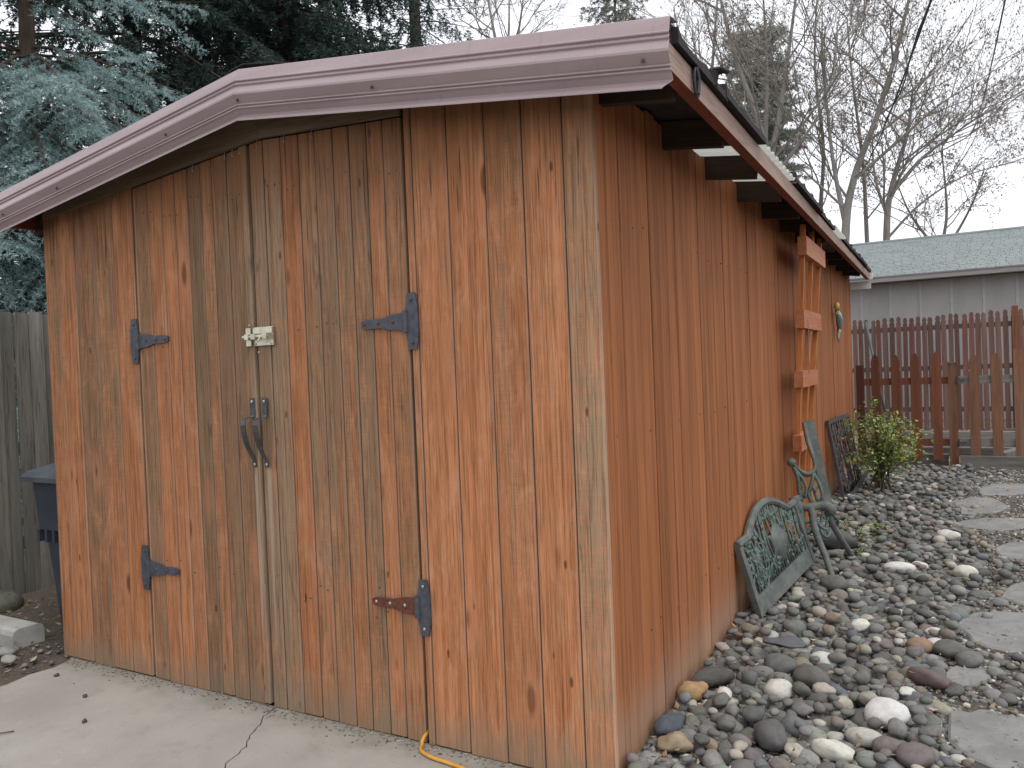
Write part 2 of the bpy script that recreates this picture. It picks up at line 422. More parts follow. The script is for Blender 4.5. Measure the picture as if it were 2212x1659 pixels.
def concrete():
    m = M('slab_concrete', .88, .25)
    a = m.noise(m.vec((1, 1, 1), False), 1.1, 6, .6); b = m.noise(m.vec((1, 1, 1), False), 6, 6, .65); f = m.noise(m.vec((1, 1, 1), False), 90, 4, .7)
    col = m.mix(m.step(a, .35, .65), (.345, .325, .285), (.28, .262, .23))
    col = m.mix(m.math('MULTIPLY', m.step(b, .52, .72), .5), col, (.25, .225, .19))
    col = m.mix(m.math('MULTIPLY', m.step(b, .42, .25), .5), col, (.40, .38, .335))
    col = m.mix(m.math('MULTIPLY', m.step(f, .56, .7), .35), col, (.21, .19, .165))
    y = m.sep(m.tc.outputs['Object'])[1]
    sp = m.step(m.noise(m.vec((1, 1, 1), False), 3.2, 6, .7, .8), .58, .72)
    col = m.mix(m.math('MULTIPLY', sp, .45), col, (.19, .165, .135))
    pit = m.vor(m.vec((1, 1, 1), False), 55.0)
    col = m.mix(m.math('MULTIPLY', m.math('MULTIPLY', m.step(pit['Distance'], .22, .08), m.math('GREATER_THAN', m.sep(pit['Color'])[0], .75)), .55), col, (.12, .105, .09))
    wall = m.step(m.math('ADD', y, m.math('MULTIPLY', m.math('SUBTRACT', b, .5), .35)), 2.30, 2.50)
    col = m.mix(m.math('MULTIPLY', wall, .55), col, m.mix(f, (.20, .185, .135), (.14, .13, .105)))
    m.col(col); m.bump(m.math('ADD', f, m.math('MULTIPLY', b, 2)), .3, .004)
    return m.m
M_CONC = concrete()
def soil(name, a, b, c, s=1.0):
    m = M(name, .95, .1)
    n = m.noise(m.vec((1, 1, 1), False), 2.2 * s, 6, .65); f = m.noise(m.vec((1, 1, 1), False), 45 * s, 5, .7)
    col = m.mix(m.step(n, .35, .65), a, b); col = m.mix(m.step(f, .5, .68), col, c)
    m.col(col); m.bump(f, .8, .02)
    return m.m
M_SOIL = soil('yard_soil', (.12, .098, .078), (.085, .068, .054), (.19, .155, .12))
M_BED = soil('dark_bed_soil', (.13, .112, .094), (.095, .082, .068), (.20, .17, .14), 1.5)
M_LITTER = soil('leaf_littered_soil', (.20, .155, .12), (.145, .115, .09), (.29, .225, .17), 1.0)
def stone_mat(name, vc):
    m = M(name, .92, .12)
    if vc:
        a = m.node('ShaderNodeAttribute'); a.attribute_name = 'tint'; base = a.outputs['Color']; rnd = False
    else:
        base = m.info().outputs['Color']; rnd = True
    sc = (1, 1, 1)
    n = m.noise(m.vec(sc, rnd), 14 if vc else 2.2, 5, .6); f = m.noise(m.vec(sc, rnd), 120 if vc else 14, 4, .7)
    col = m.mix(m.step(n, .35, .7), base, m.mul(base, .78))
    col = m.mix(m.math('MULTIPLY', m.step(f, .56, .72), .4), col, m.mul(base, 1.35))
    col = m.mix(m.math('MULTIPLY', m.step(f, .44, .3), .35), col, m.mul(base, .6))
    m.col(col); m.bump(f, .18, .004)
    return m.m
M_STONE, M_STONEV = stone_mat('river_stone', False), stone_mat('river_stone_mass', True)
def leaf_mat(name, rough=.6, trans=.25, spec=.3):
    m = M(name, rough, spec)
    a = m.node('ShaderNodeAttribute'); a.attribute_name = 'tint'
    m.col(a.outputs['Color'])
    if trans:
        t = m.node('ShaderNodeBsdfTranslucent'); m.L(a.outputs['Color'], t.inputs[0])
        s = m.node('ShaderNodeMixShader'); s.inputs[0].default_value = trans
        m.L(m.b.outputs[0], s.inputs[1]); m.L(t.outputs[0], s.inputs[2]); m.L(s.outputs[0], m.t.nodes['Material Output'].inputs[0])
    return m.m
M_LEAF, M_NEEDLE = leaf_mat('leaf_surface'), leaf_mat('needle_surface', .55, .25, .35)
M_DRYLEAF = leaf_mat('dry_leaf_surface', .8, .1)
M_BARK = mottled('conifer_bark', (.115, .085, .066), (.07, .053, .043), 10, .95, .1, bump=.8, bd=.02, stretch=(1, 1, .3))
M_BBARK = mottled('grey_deciduous_bark', (.32, .29, .258), (.23, .206, .182), 6, .9, .15, bump=.5, bd=.01, stretch=(1, 1, .3))
M_STEM = mottled('shrub_stem', (.14, .095, .06), (.09, .065, .045), 20, .8, .2, bump=0)
def shingle_mat():
    m = M('grey_green_shingle', .92, .15)
    n = m.noise(m.vec((1, 1, 1), False), 2.5, 4); f = m.noise(m.vec((1, 1, 1), False), 60, 3)
    v = m.vor(m.vec((4, 4, 4), False), 1.0)
    col = m.mix(m.step(n, .35, .65), (.215, .245, .24), (.25, .272, .272))
    col = m.mix(m.math('MULTIPLY', m.sep(v['Color'])[0], .35), col, (.31, .325, .32))
    m.col(m.mix(m.math('MULTIPLY', f, .3), col, (.18, .20, .185)))
    return m.m
M_SHING = shingle_mat()

# ================================================================== ground
def sheet(name, poly, z, mat, kind='structure', sub=None):
    o = new(name, [(x, y, z) for x, y in poly], [tuple(range(len(poly)))], mat); o['kind'] = kind; return o
sheet('ground', [(-250, -250), (250, -250), (250, 250), (-250, 250)], -.075, M_SOIL)
# river-stone bed soil with gentle relief
def grid(name, x0, x1, y0, y1, n, m_, zf, mat):
    V = []; F = []
    for j in range(m_ + 1):
        for i in range(n + 1):
            x = x0 + (x1 - x0) * i / n; y = y0 + (y1 - y0) * j / m_; V.append((x, y, zf(x, y)))
    for j in range(m_):
        for i in range(n):
            a = j * (n + 1) + i; F.append((a, a + 1, a + n + 2, a + n + 1))
    o = new(name, V, F, mat, smooth=True); o['kind'] = 'structure'; return o
def bedz(x, y):
    return .012 * mnoise.noise((x * 1.7, y * 1.7, 3.1)) + .01 * mnoise.noise((x * 5, y * 5, 9.1)) + .010
grid('rock_bed', -1.06, 2.6, 2.44, 11.3, 36, 80, bedz, M_BED)
grid('back_yard', -8, 9, 11.32, 30, 40, 40, lambda x, y: .02 * mnoise.noise((x, y, 0)) - .01, M_LITTER)
grid('side_yard', -9.5, -4.21, -1, 11.3, 30, 60, lambda x, y: .03 * mnoise.noise((x * 1.3, y * 1.3, 5)) + .012 * mnoise.noise((x * 6, y * 6, 5)) - .02, M_SOIL)

# concrete slab, split along its crack
crack = [(-2.675, 2.50), (-2.655, 2.40), (-2.60, 2.33), (-2.565, 2.24), (-2.50, 2.165), (-2.475, 2.06), (-2.425, 1.96), (-2.41, 1.8), (-2.33, 1.6), (-2.30, 1.2), (-2.1, .6), (-2.12, -.5), (-2.0, -4)]
cr = []
for (a, b) in zip(crack[:-1], crack[1:]):
    for k in range(4):
        t = k / 4; cr.append((a[0] + (b[0] - a[0]) * t + (rng.uniform(-.007, .007) if k else 0), a[1] + (b[1] - a[1]) * t))
cr.append(crack[-1])
le = [(-4.10, -4), (-4.12, 0), (-4.14, 1.2), (-4.15, 1.7), (-4.17, 2.0), (-4.15, 2.12), (-4.18, 2.25), (-4.15, 2.36), (-4.19, 2.44), (-4.23, 2.50)]
lj = [(x + rng.uniform(-.012, .012), y) for x, y in le]
g = .0036
left_poly = lj + [(x - g, y) for x, y in cr]
right_poly = [(x + g, y) for x, y in cr][::-1] + [(-1.00, 2.50), (-.7, 2.43), (3.0, 2.43), (3.0, -4)]
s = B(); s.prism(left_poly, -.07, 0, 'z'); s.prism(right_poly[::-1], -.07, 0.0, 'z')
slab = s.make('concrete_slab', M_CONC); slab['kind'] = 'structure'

# ================================================================== the shed
XR, XL, YF, YB, XA = -1.045, -4.29, 2.49, 11.3, -2.6
shed = empty('shed', ((XR + XL) / 2, YF, 0), 'long weathered cedar board shed with low gable roof and double doors', 'shed')
SO = Vector(shed.location)
def S(o):           # parent to the shed, geometry given in world coordinates
    o.parent = shed; o.location = Vector(o.location) - SO; return o
def rz(x, y=YF):    # mid-plane of the roof sheet
    return 2.764 - .1347 * abs(x - XA) + .0101 * (y - 2.37)

def board_mesh(x0, x1, zb, top, y0, y1, ch=.005, wob=None):
    """vertical board, chamfered front edges; top(x) gives the cut"""
    prof = [(x0, y1), (x0, y0 + ch), (x0 + ch, y0), (x1 - ch, y0), (x1, y0 + ch), (x1, y1)]
    V = [(x, y, zb) for x, y in prof] + [(x, y, top(x)) for x, y in prof]
    n = 6
    F = [tuple(range(n - 1, -1, -1)), tuple(range(n, 2 * n))] + [(i, (i + 1) % n, n + (i + 1) % n, n + i) for i in range(n)]
    return V, F
def front_board(x0, x1, par, col, top, zb=.006, proud=0.0, label=None):
    V, F = board_mesh(x0 + .0023, x1 - .0023, zb + rng.uniform(-.003, .003), top, YF - proud - rng.uniform(0, .003), YF + .02)
    o = new('board', V, F, M_FRONT, par); o.color = (*col, 1)
    if par is shed: o.location = -SO
    else: o.location = -(SO + Vector(par.location))
    if label: o['label'] = label
    return o
full = lambda x: rz(x) - .03
door_top = lambda x: 2.540 - (.088 if x < XA else .060) * abs(x - XA)
# fixed panel left of the doors     (stain, brightness, greyness)
for x0, x1, c in ((-4.29, -4.167, (.56, .50, .25)), (-4.167, -4.013, (.62, .55, .35)), (-4.013, -3.84, (.36, .42, .40)), (-3.84, -3.683, (.50, .50, .35)), (-3.683, -3.523, (.68, .50, .2))):
    front_board(x0, x1, shed, c, full)
for x0, x1, c in ((-1.832, -1.797, (.62, .66, .55)), (-1.797, -1.632, (.70, .66, .45)), (-1.632, -1.465, (.98, .62, .3)), (-1.465, -1.307, (.62, .58, .45)), (-1.307, -1.146, (.72, .66, .75)), (-1.146, -1.024, (.46, .80, .85))):
    front_board(x0, x1, shed, c, full)
dl = empty('door', (-3.515, YF, 0)); dl['label'] = 'left leaf of the double doors'
dr = empty('door', (-1.84, YF, 0)); dr['label'] = 'right leaf of the double doors'
S(dl); S(dr)
for x0, x1, c in ((-3.512, -3.494, (.55, .6, .5)), (-3.494, -3.398, (.34, .46, .45)), (-3.398, -3.291, (.72, .5, .2)), (-3.291, -3.199, (.70, .52, .2)), (-3.199, -3.107, (.60, .52, .35)), (-3.107, -3.013, (.12, .34, .45)), (-3.013, -2.935, (.54, .46, .3)), (-2.935, -2.836, (.20, .40, .45)), (-2.836, -2.734, (.26, .42, .5))):
    front_board(x0, x1, dl, c, door_top)
front_board(-2.731, -2.690, dl, (.16, .52, .75), door_top, .015, .012)
for x0, x1, c in ((-2.684, -2.601, (.12, .50, .75)), (-2.601, -2.497, (.26, .56, .85)), (-2.497, -2.391, (.78, .42, .1)), (-2.391, -2.299, (.40, .52, .6)), (-2.299, -2.199, (.34, .50, .5)), (-2.199, -2.111, (.46, .46, .45)), (-2.111, -2.019, (.30, .50, .6)), (-2.019, -1.936, (.66, .52, .3)), (-1.936, -1.8405, (.46, .50, .4))):
    front_board(x0, x1, dr, c, door_top)
# door lock-rail battens behind and dark interior backing
bk = B()
bk.prism([(XL + .03, .02), (XR - .03, .02), (XR - .03, 2.46), (XA, 2.66), (XL + .03, 2.46)], YF + .024, YF + .05, 'y')
S(bk.make('backing_panel', M_DARKW))
for dpar, xs in ((dl, (-3.445, -3.345, -3.245, -3.153, -3.06, -2.975, -2.885, -2.785)), (dr, (-2.643, -2.55, -2.444, -2.345, -2.25, -2.155, -2.065, -1.978, -1.89))):
    nb_ = B()
    for x in xs:
        for z_ in (door_top(x) - rng.uniform(.13, .21), 1.70 + rng.uniform(-.05, .05), .56 + rng.uniform(-.05, .05)):
            for k_ in (-.022, .022):
              if rng.random() < (.75 if z_ > 2 else .3): (lambda X2, Z2: nb_.tube([(X2, YF - .0005, Z2), (X2, YF - .0052, Z2)], .003, 6))(x + k_ + rng.uniform(-.008, .008), z_ + rng.uniform(-.02, .02))
    o = nb_.make('nail_heads', M_SCREWD, dpar); o['kind'] = 'stuff'; o.location = -(SO + Vector(dpar.location))
# header board over the doors, under the trim
hb_ = lambda x: 2.545 - (.088 if x < XA else .060) * abs(x - XA)
for xa, xb in ((-4.25, XA - .001), (XA + .001, -1.835)):
    h = B(); h.prism([(xa, hb_(xa)), (xb, hb_(xb)), (xb, rz(xb) - .03), (xa, rz(xa) - .03)], YF - .022, YF - .004, 'y')
    S(h.make('header_board', M_HEADER))

# right wall: tongue-and-groove boards, one mesh shared
W = .1345
V, F = board_mesh(-W / 2 + .002, W / 2 - .002, 0, lambda x: 2.55, 0, .02, .004)
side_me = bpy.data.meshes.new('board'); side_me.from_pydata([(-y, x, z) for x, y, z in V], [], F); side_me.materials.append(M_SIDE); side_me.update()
ny = int((YB - YF) / W)
pitch = (YB - YF) / ny
y = YF; wr = random.Random(77)
while y < YB - .01:
    w = min(W * wr.uniform(.80, 1.10), YB - y)
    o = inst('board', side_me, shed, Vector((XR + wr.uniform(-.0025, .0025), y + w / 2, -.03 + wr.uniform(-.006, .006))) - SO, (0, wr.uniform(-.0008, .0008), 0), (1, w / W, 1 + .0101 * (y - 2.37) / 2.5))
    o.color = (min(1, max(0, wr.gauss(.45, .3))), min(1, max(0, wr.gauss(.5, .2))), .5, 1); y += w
b = B(); b.box(XR - .05, XR - .022, YF + .05, YB, -.05, 2.55); S(b.make('backing_panel', M_DARKW))
nb_ = B(); ys_ = YF + .06
while ys_ < 9.5:
    for z_ in (.42, 1.22, 2.02):
        if rng.random() < .8:
            zz_ = z_ + rng.uniform(-.02, .02); yy_ = ys_ + rng.uniform(-.03, .03); nb_.tube([(XR - .004, yy_, zz_), (XR + .0022, yy_, zz_)], .0038, 6)
    ys_ += .125
o = nb_.make('nail_heads', M_SCREWD, shed); o['kind'] = 'stuff'; o.location = -SO
# left and back walls
V2 = bpy.data.meshes.new('board'); V2.from_pydata([(y, x, z) for x, y, z in V], [], [f[::-1] for f in F]); V2.materials.append(M_SIDE); V2.update()
for i in range(ny):
    inst('board', V2, shed, Vector((XL, YF + .022 + pitch * (i + .5), -.03)) - SO, color=(.5, .45, .5, 1))
nb = 24; pb = (XR - XL) / nb
for i in range(nb):
    xx = XL + pb * (i + .5); t = lambda x: rz(xx, YB) - .04
    V3, F3 = board_mesh(-pb / 2 + .001, pb / 2 - .001, -.03, t, 0, .02)
    o = new('board', [(-x + xx, YB - y, z) for x, y, z in V3], F3, M_SIDE); S(o); o.color = (.5, .5, .5, 1)

# gable trim: ribbed metal profile (out from wall, drop from top edge)
prof = [(-.085, .014), (0.0, 0.0), (.004, -.003), (.019, -.050), (.024, -.054), (.024, -.058), (.018, -.062), (.021, -.067), (.026, -.071), (.026, -.075), (.021, -.080),
        (.034, -.110), (.034, -.118), (.012, -.150), (.018, -.154), (.018, -.158), (.011, -.162), (.017, -.166), (.017, -.170), (.008, -.175),
        (-.006, -.194), (-.004, -.199), (.014, -.214), (.020, -.220), (.020, -.224)]
def trim_piece(xa, xb):
    V = []; F = []; n = len(prof)
    for x in (xa, xb):
        zt = 2.812 - .1352 * abs(x - (-2.593))
        cut = 0.0
        for k, (o_, d) in enumerate(prof):
            xx = x
            if x == xb and xb > -1 and d < -.195: xx = x - (-.195 - d) * 1.0      # snipped lower corner
            V.append((xx, 2.368 - o_, zt + d))
    for x in (xa, xb):
        zt = 2.812 - .1352 * abs(x - (-2.593))
        for k, (o_, d) in enumerate(prof):
            xx = x
            if x == xb and xb > -1 and d < -.195: xx = x - (-.195 - d)
            V.append((xx, 2.368 - o_ + .003, zt + d + (-.003 if k == 0 else 0)))
    for k in range(n - 1):
        F.append((k, k + 1, n + k + 1, n + k)); F.append((2 * n + k, 3 * n + k, 3 * n + k + 1, 2 * n + k + 1))
    F.append((0, n, 3 * n, 2 * n)); F.append((n - 1, 3 * n - 1, 4 * n - 1, 2 * n - 1))
    for s_ in (0, n):
        for k in range(n - 1): F.append((s_ + k, s_ + k + 1, 2 * n + s_ + k + 1, 2 * n + s_ + k))
    return V, F
trims = []
for xa, xb in ((-4.62, -2.593), (-2.5925, -.705)):
    V, F = trim_piece(xa, xb); o = new('gable_trim', V, F, M_TRIM); S(o); trims.append(o)
scm = B(); scm.tube([(0, 0, 0), (0, -.006, 0)], .0045, 6); scm.tube([(0, .0, 0), (0, -.002, 0)], .007, 8)
scme = bpy.data.meshes.new('screw'); scme.from_pydata(scm.V, [], scm.F); scme.materials.append(M_SCREWD)
for x, t_ in ((-.79, 1), (-1.86, 1), (-2.58, 1), (-3.05, 0), (-3.9, 0), (-4.4, 0)):
    zt = 2.812 - .1352 * abs(x + 2.593)
    inst('screw', scme, trims[t_], Vector((x, 2.345, zt - .139)))
# sub-fascia board behind the trim
for xa, xb in ((-4.60, XA - .001), (XA + .001, -.765)):
    h = B(); h.prism([(xa, rz(xa) - .12), (xb, rz(xb) - .12), (xb, rz(xb) - .024), (xa, rz(xa) - .024)], 2.385, 2.42, 'y')
    S(h.make('barge_board', M_DARKW))

# eave fascia on the right (runs slightly in and up towards the back)
def eave(y): t = (y - 2.37) / 8.88; return (-.715 - .085 * t, 2.40 + .09 * t)
ys = [2.372, 11.25]
V = []
for y in ys:
    ex, ez = eave(y); V += [(ex, y, ez), (ex, y, ez + .082), (ex - .045, y, ez + .082), (ex - .045, y, ez)]
fas = new('fascia_board', V, [(0, 1, 2, 3), (7, 6, 5, 4), (0, 4, 5, 1), (1, 5, 6, 2), (2, 6, 7, 3), (3, 7, 4, 0)], M_FASCIA); S(fas)
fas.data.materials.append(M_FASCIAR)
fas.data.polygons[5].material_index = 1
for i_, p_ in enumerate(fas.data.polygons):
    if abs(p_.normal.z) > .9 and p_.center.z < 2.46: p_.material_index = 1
# left eave fascia
b = B(); b.beam((-4.57, 2.40, 2.44), (-4.50, 11.25, 2.53), .045, .085); S(b.make('fascia_board', M_FASCIAR))
# rafter tails
rm = B(); rm.box(-.285, 0.0, -.02, .02, -.115, 0)
rme = bpy.data.meshes.new('rafter_tail'); rme.from_pydata(rm.V, [], rm.F); rme.materials.append(M_DARKW)
y = 2.62
while y < 11.2:
    ex, ez = eave(y)
    inst('rafter_tail', rme, shed, Vector((ex - .046, y, rz(ex - .05, y) - .024)) - SO, (0, math.atan(.1347), 0))
    inst('rafter_tail', rme, shed, Vector((XL - .0, y, rz(XL, y) - .024)) - SO, (0, -math.atan(.1347), 0))
    y += .715
# rafters/purlin ceiling inside is closed by the sheets themselves
# corrugated sheets
def sheet_mesh(width, length, dark):
    per = .33 if dark else .11
    n = max(8, int(width / per * 8)); V = []; F = []
    for s_, off in ((0, .012 if dark else .002), (1, -.016 if dark else -.002)):
        for i in range(n + 1):
            yy = width * i / n; u = (yy / per) % 1.0
            z = (.026 * abs(2 * u - 1) ** 5 - .002 if s_ == 0 else 0) if dark else max(-.010, min(.010, .02 * math.cos(2 * math.pi * u)))
            V.append((0, yy, z + off)); V.append((length, yy, z + off - .1347 * length))
    q = 2 * (n + 1)
    for i in range(n):
        a = 2 * i; F.append((a, a + 1, a + 3, a + 2)); F.append((q + a, q + a + 2, q + a + 3, q + a + 1))
        F.append((a, a + 2, q + a + 2, q + a)); F.append((a + 1, q + a + 1, q + a + 3, a + 3))
    F.append((0, q, q + 1, 1)); F.append((2 * n, 2 * n + 1, q + 2 * n + 1, q + 2 * n))
    return V, F
ysh = [2.43, 3.05, 3.80, 4.80, 5.98, 6.93, 7.66, 8.56, 9.46, 10.36, 11.32]
for i, (a, b_) in enumerate(zip(ysh[:-1], ysh[1:])):
    white = i in (2, 5)
    ex = eave((a + b_) / 2)[0]
    for side in (1, -1):
        L_ = (ex + .02 - XA) if side > 0 else 1.99
        V, F = sheet_mesh(b_ - a + .03, L_ + (rng.uniform(-.012, .012)), not (white and side > 0))
        o = new('roof_sheet', V, F, M_POLY if (white and side > 0) else M_ROOF)
        o.location = (XA, a, 2.764 + .0101 * (a - 2.37) + (.003 if i % 2 else 0)); o.scale = (side, 1, 1); S(o)
        if white and side > 0: o['label'] = 'milky white translucent roof sheet'
# ridge cap
for k in range(9):
    y0 = 2.42 + k * 1.0; y1 = min(y0 + 1.03, 11.34); V = []
    for y in (y0, y1):
        zz = 2.838 + .0101 * (y - 2.37) + (.004 if k % 2 else 0)
        V += [(XA - .26, y, zz - .040), (XA - .16, y, zz - .018), (XA - .09, y, zz + .014), (XA - .02, y, zz + .022), (XA + .06, y, zz + .008), (XA + .15, y, zz - .008), (XA + .26, y, zz - .036)]
    n = 7; V += [(x, y, z - .006) for x, y, z in V]
    F = [(i, i + 1, n + i + 1, n + i) for i in range(6)] + [(2 * n + i, 3 * n + i, 3 * n + i + 1, 2 * n + i + 1) for i in range(6)] + [(i, 2 * n + i, 2 * n + i + 1, i + 1) for i in range(6)]
    S(new('ridge_cap', V, F, M_ROOF))
# side end of the roof by the trim, flap of curled felt and a cable clip
b = B(); b.prism([(2.372, 2.46), (2.372, 2.548), (2.47, 2.565), (2.60, 2.535), (2.66, 2.50), (2.60, 2.485)], -.722, -.742, 'x'); S(b.make('felt_edge', M_ROOF))
b = B(); b.tube([(-.76, 2.90, 2.535), (-.715, 2.90, 2.552), (-.675, 2.90, 2.553), (-.655, 2.90, 2.540)], [.030, .030, .026, .016], 8, True, .45, (0, 0, 1)); b.tube([(-.715, 2.89, 2.50), (-.705, 2.89, 2.55)], .022, 8); S(b.make('curled_felt_flap', M_ROOF))
b = B()
pts = [(-.708, 2.66 + .032 * math.cos(t), 2.442 + .05 * math.sin(t)) for t in np.linspace(0, 5.6, 16)]
b.tube(pts, .006, 6); b.tube([(-.708, 2.66, 2.40), (-.705, 2.67, 2.45), (-.708, 2.65, 2.49)], .011, 6); S(b.make('cable_clip', M_BLACKP))
# white board closing the back of the eave
b = B(); b.box(-1.10, -.79, 11.30, 11.335, 2.375, 2.475); S(b.make('end_trim', M_WHITE))
b = B(); b.box(-.80, -.765, 11.255, 11.30, 2.49, 2.575); S(b.make('gutter_end', M_WHITE))

# hinges
def hinge(x, z, side, rust=False, big=1.0):
    r = empty('hinge', (x, YF, z)); S(r)
    p = B()
    pw, ph, t = .030, .112, .006
    cx = -side * .022
    out = [(cx - pw * .62, -ph), (cx + pw * .62, -ph), (cx + pw, -.05), (cx + pw, .05), (cx + pw * .62, ph), (cx - pw * .62, ph), (cx - pw, .05), (cx - pw, -.05)]
    p.prism(out, -.011, -.003, 'y'); p.make('hinge_plate', M_IRON, r)
    k = B(); k.tube([(side * .008, -.012, -.043), (side * .008, -.012, .043)], .012, 10); k.make('hinge_knuckle', M_IRON, r)
    st = B(); L_ = .235 * big
    out = [(side * .012, -.036), (side * .07, -.032), (side * .12, -.022), (side * .135, -.018), (side * .15, -.020), (side * (L_ - .03), -.019), (side * L_, -.012), (side * L_, .012), (side * (L_ - .03), .019), (side * .15, .020), (side * .135, .018), (side * .12, .022), (side * .07, .032), (side * .012, .036)]
    if side < 0: out = out[::-1]
    st.prism(out, -.012, -.003, 'y'); so = st.make('hinge_strap', M_RUST if rust else M_IRON, r)
    if rust: so['label'] = 'rusted brown strap of the hinge'
    s_ = B(); s_.ball((0, 0, 0), .0075, (1, .5, 1), 8, 4)
    for (sx, sz) in ((cx, .085), (cx, -.085), (side * .07, 0), (side * .145, 0), (side * (L_ - .02), 0)):
        o = s_.make('screw', (M_RUST if (sx != cx and not rust and rng.random() < .5) else (M_SCREW if rust else M_IRON)), r, True); o.location = (sx, -.013, sz)
    return r
hinge(-3.512, 1.70, 1); hinge(-3.512, .56, 1); hinge(-1.840, 1.69, -1)
hinge(-1.840, .553, -1, True)
# pull handles
for x, par in ((-2.716, dl), (-2.641, dr)):
    r = empty('pull_handle', (x, YF - .013, 0)); S(r)
    V = []
    path = [(0, 1.402), (-.001, 1.325), (-.006, 1.318), (-.045, 1.314), (-.056, 1.306), (-.060, 1.285), (-.058, 1.255), (-.05, 1.22), (-.036, 1.18), (-.018, 1.145), (-.004, 1.125), (-.002, 1.092)]
    wd = [.0155, .015, .013, .012, .013, .0145, .0155, .0155, .014, .012, .010, .012]
    nrm = .0035
    hb = B(); nV = []
    for (yy, zz), w in zip(path, wd): nV += [(-w, yy, zz), (w, yy, zz)]
    n = len(path); nV += [(a, b_ - nrm, c - nrm * .4) for a, b_, c in nV]
    q = 2 * n; F = []
    for i in range(n - 1):
        a = 2 * i; F += [(a, a + 1, a + 3, a + 2), (q + a, q + a + 2, q + a + 3, q + a + 1), (a, a + 2, q + a + 2, q + a), (a + 1, q + a + 1, q + a + 3, a + 3)]
    F += [(0, q, q + 1, 1), (2 * n - 2, 2 * n - 1, q + 2 * n - 1, q + 2 * n - 2)]
    hb.add(nV, F); hb.make('grip', M_HANDLE, r)
    s_ = B(); s_.ball((0, 0, 0), .008, (1, .5, 1), 8, 4)
    for zz in (1.385, 1.103):
        o = s_.make('screw', M_SCREW, r, True); o.location = (0, -.006, zz)
# barrel bolt
r = empty('barrel_bolt', (-2.64, YF - .012, 1.675)); S(r)
b = B(); b.box(-.046, .072, -.004, .004, -.040, .042); b.box(-.046, .072, -.010, -.0045, .014, .038); b.make('bolt_plate', M_BRASS, r)
b = B(); b.box(-.084, -.054, -.016, -.008, -.040, .040); b.make('keeper', M_BRASS, r)
b = B(); b.tube([(-.10, -.018, .0), (.06, -.018, .0)], .0075, 10); b.tube([(.01, -.02, -.004), (.01, -.034, -.022)], .005, 8)
for xx in (-.068, -.028, .045): b.box(xx - .012, xx + .012, -.030, -.0045, -.012, .012)
b.make('sliding_bolt', M_BRASS, r)
s_ = B(); s_.ball((0, 0, 0), .006, (1, .5, 1), 8, 4)
for xx, zz in ((-.036, .030), (.06, .030), (-.036, -.032), (.06, -.032), (-.07, .052), (-.02, -.07)):
    o = s_.make('screw', M_SCREW, r, True); o.location = (xx, -.005, zz)
# bent staples under the header
for x in (-3.05, -2.83, -2.78, -2.735, -2.70, -2.62, -2.46, -2.3):
    z = hb_(x); st = B(); st.tube([(x, YF - .006, z + .004), (x + .001, YF - .012, z - .03), (x + .004, YF - .008, z - .034)], .0016, 5)
    S(st.make('staple', M_SCREW))

# ================================================================== trellis on the shed wall
tr = empty('fan_trellis', (-.98, 6.35, .1), 'orange stained wooden fan trellis of three slats hanging from the eave', 'trellis')
TO = Vector(tr.location)
def trx(z): return -.99 + .13 * (z - .1) / 2.35
slat = [((6.02, .12), (6.02, 2.46)), ((6.28, .12), (6.46, 2.47)), ((6.55, .12), (6.90, 2.47))]
for (a, b_) in slat:
    s_ = B(); s_.beam((trx(a[1]) , a[0], a[1]), (trx(b_[1]), b_[0], b_[1]), .030, .036, (1, 0, 0))
    o = s_.make('slat', M_TRELLIS, tr); o.location = -TO
for z, h, ya, yb in ((2.30, .135, 5.95, 6.98), (1.77, .135, 5.92, 6.84), (1.33, .12, 5.94, 6.72), (.86, .12, 5.95, 6.60)):
    s_ = B(); x = trx(z) + .026
    s_.prism([(ya, z - h / 2), (yb, z - h / 2), (yb, z + h / 2), (ya, z + h / 2)], x - .048, x + .014, 'x')
    o = s_.make('crosspiece', M_TRELLISB, tr); o.location = -TO
s_ = B(); s_.tube(bez([(-.86, 6.06, 1.82), (-.855, 6.1, 1.7), (-.865, 6.14, 1.5), (-.875, 6.2, 1.36)], 12), .003, 5); o = s_.make('twine', M_GUTTER, tr); o.location = -TO

# ================================================================== lizard wall ornament
lz = empty('lizard_ornament', (-1.03, 9.3, 1.9), 'small teal and copper metal lizard ornament hung on the shed wall', 'wall ornament')
b = B(); b.tube([(0.02, -.05, .10), (.03, -.02, .06), (.035, .0, .0), (.03, .05, -.07), (.025, .07, -.12)], [.02, .034, .042, .034, .018], 10, True, .6, (1, 0, 0)); b.make('body', M_ORN_T, lz, True)
b = B(); b.ball((.025, -.065, .145), .035, (.6, .9, 1.3)); b.make('head', M_ORN_Y, lz, True)
b = B(); b.tube(bez([(.025, .07, -.12), (.02, .04, -.17), (.02, .03, -.22), (.02, .06, -.25)], 12), [.018, .016, .014, .013, .011, .010, .009, .008, .007, .006, .005, .004, .003], 7); b.make('tail', M_ORN_T, lz, True)
for yy, zz, dy, dz in ((-.03, .07, -.09, .02), (.0, .06, .10, .05), (.04, -.07, -.08, -.06), (.07, -.08, .10, .02)):
    b = B(); b.tube([(.025, yy, zz), (.03, yy + dy * .6, zz + dz), (.022, yy + dy, zz + dz - .03)], [.012, .010, .008], 6); b.ball((.022, yy + dy, zz + dz - .035), .016, (.5, 1, 1), 6, 4); b.make('leg', M_ORN_C, lz, True)

lz.scale = (1.5, 1.1, 1.0)
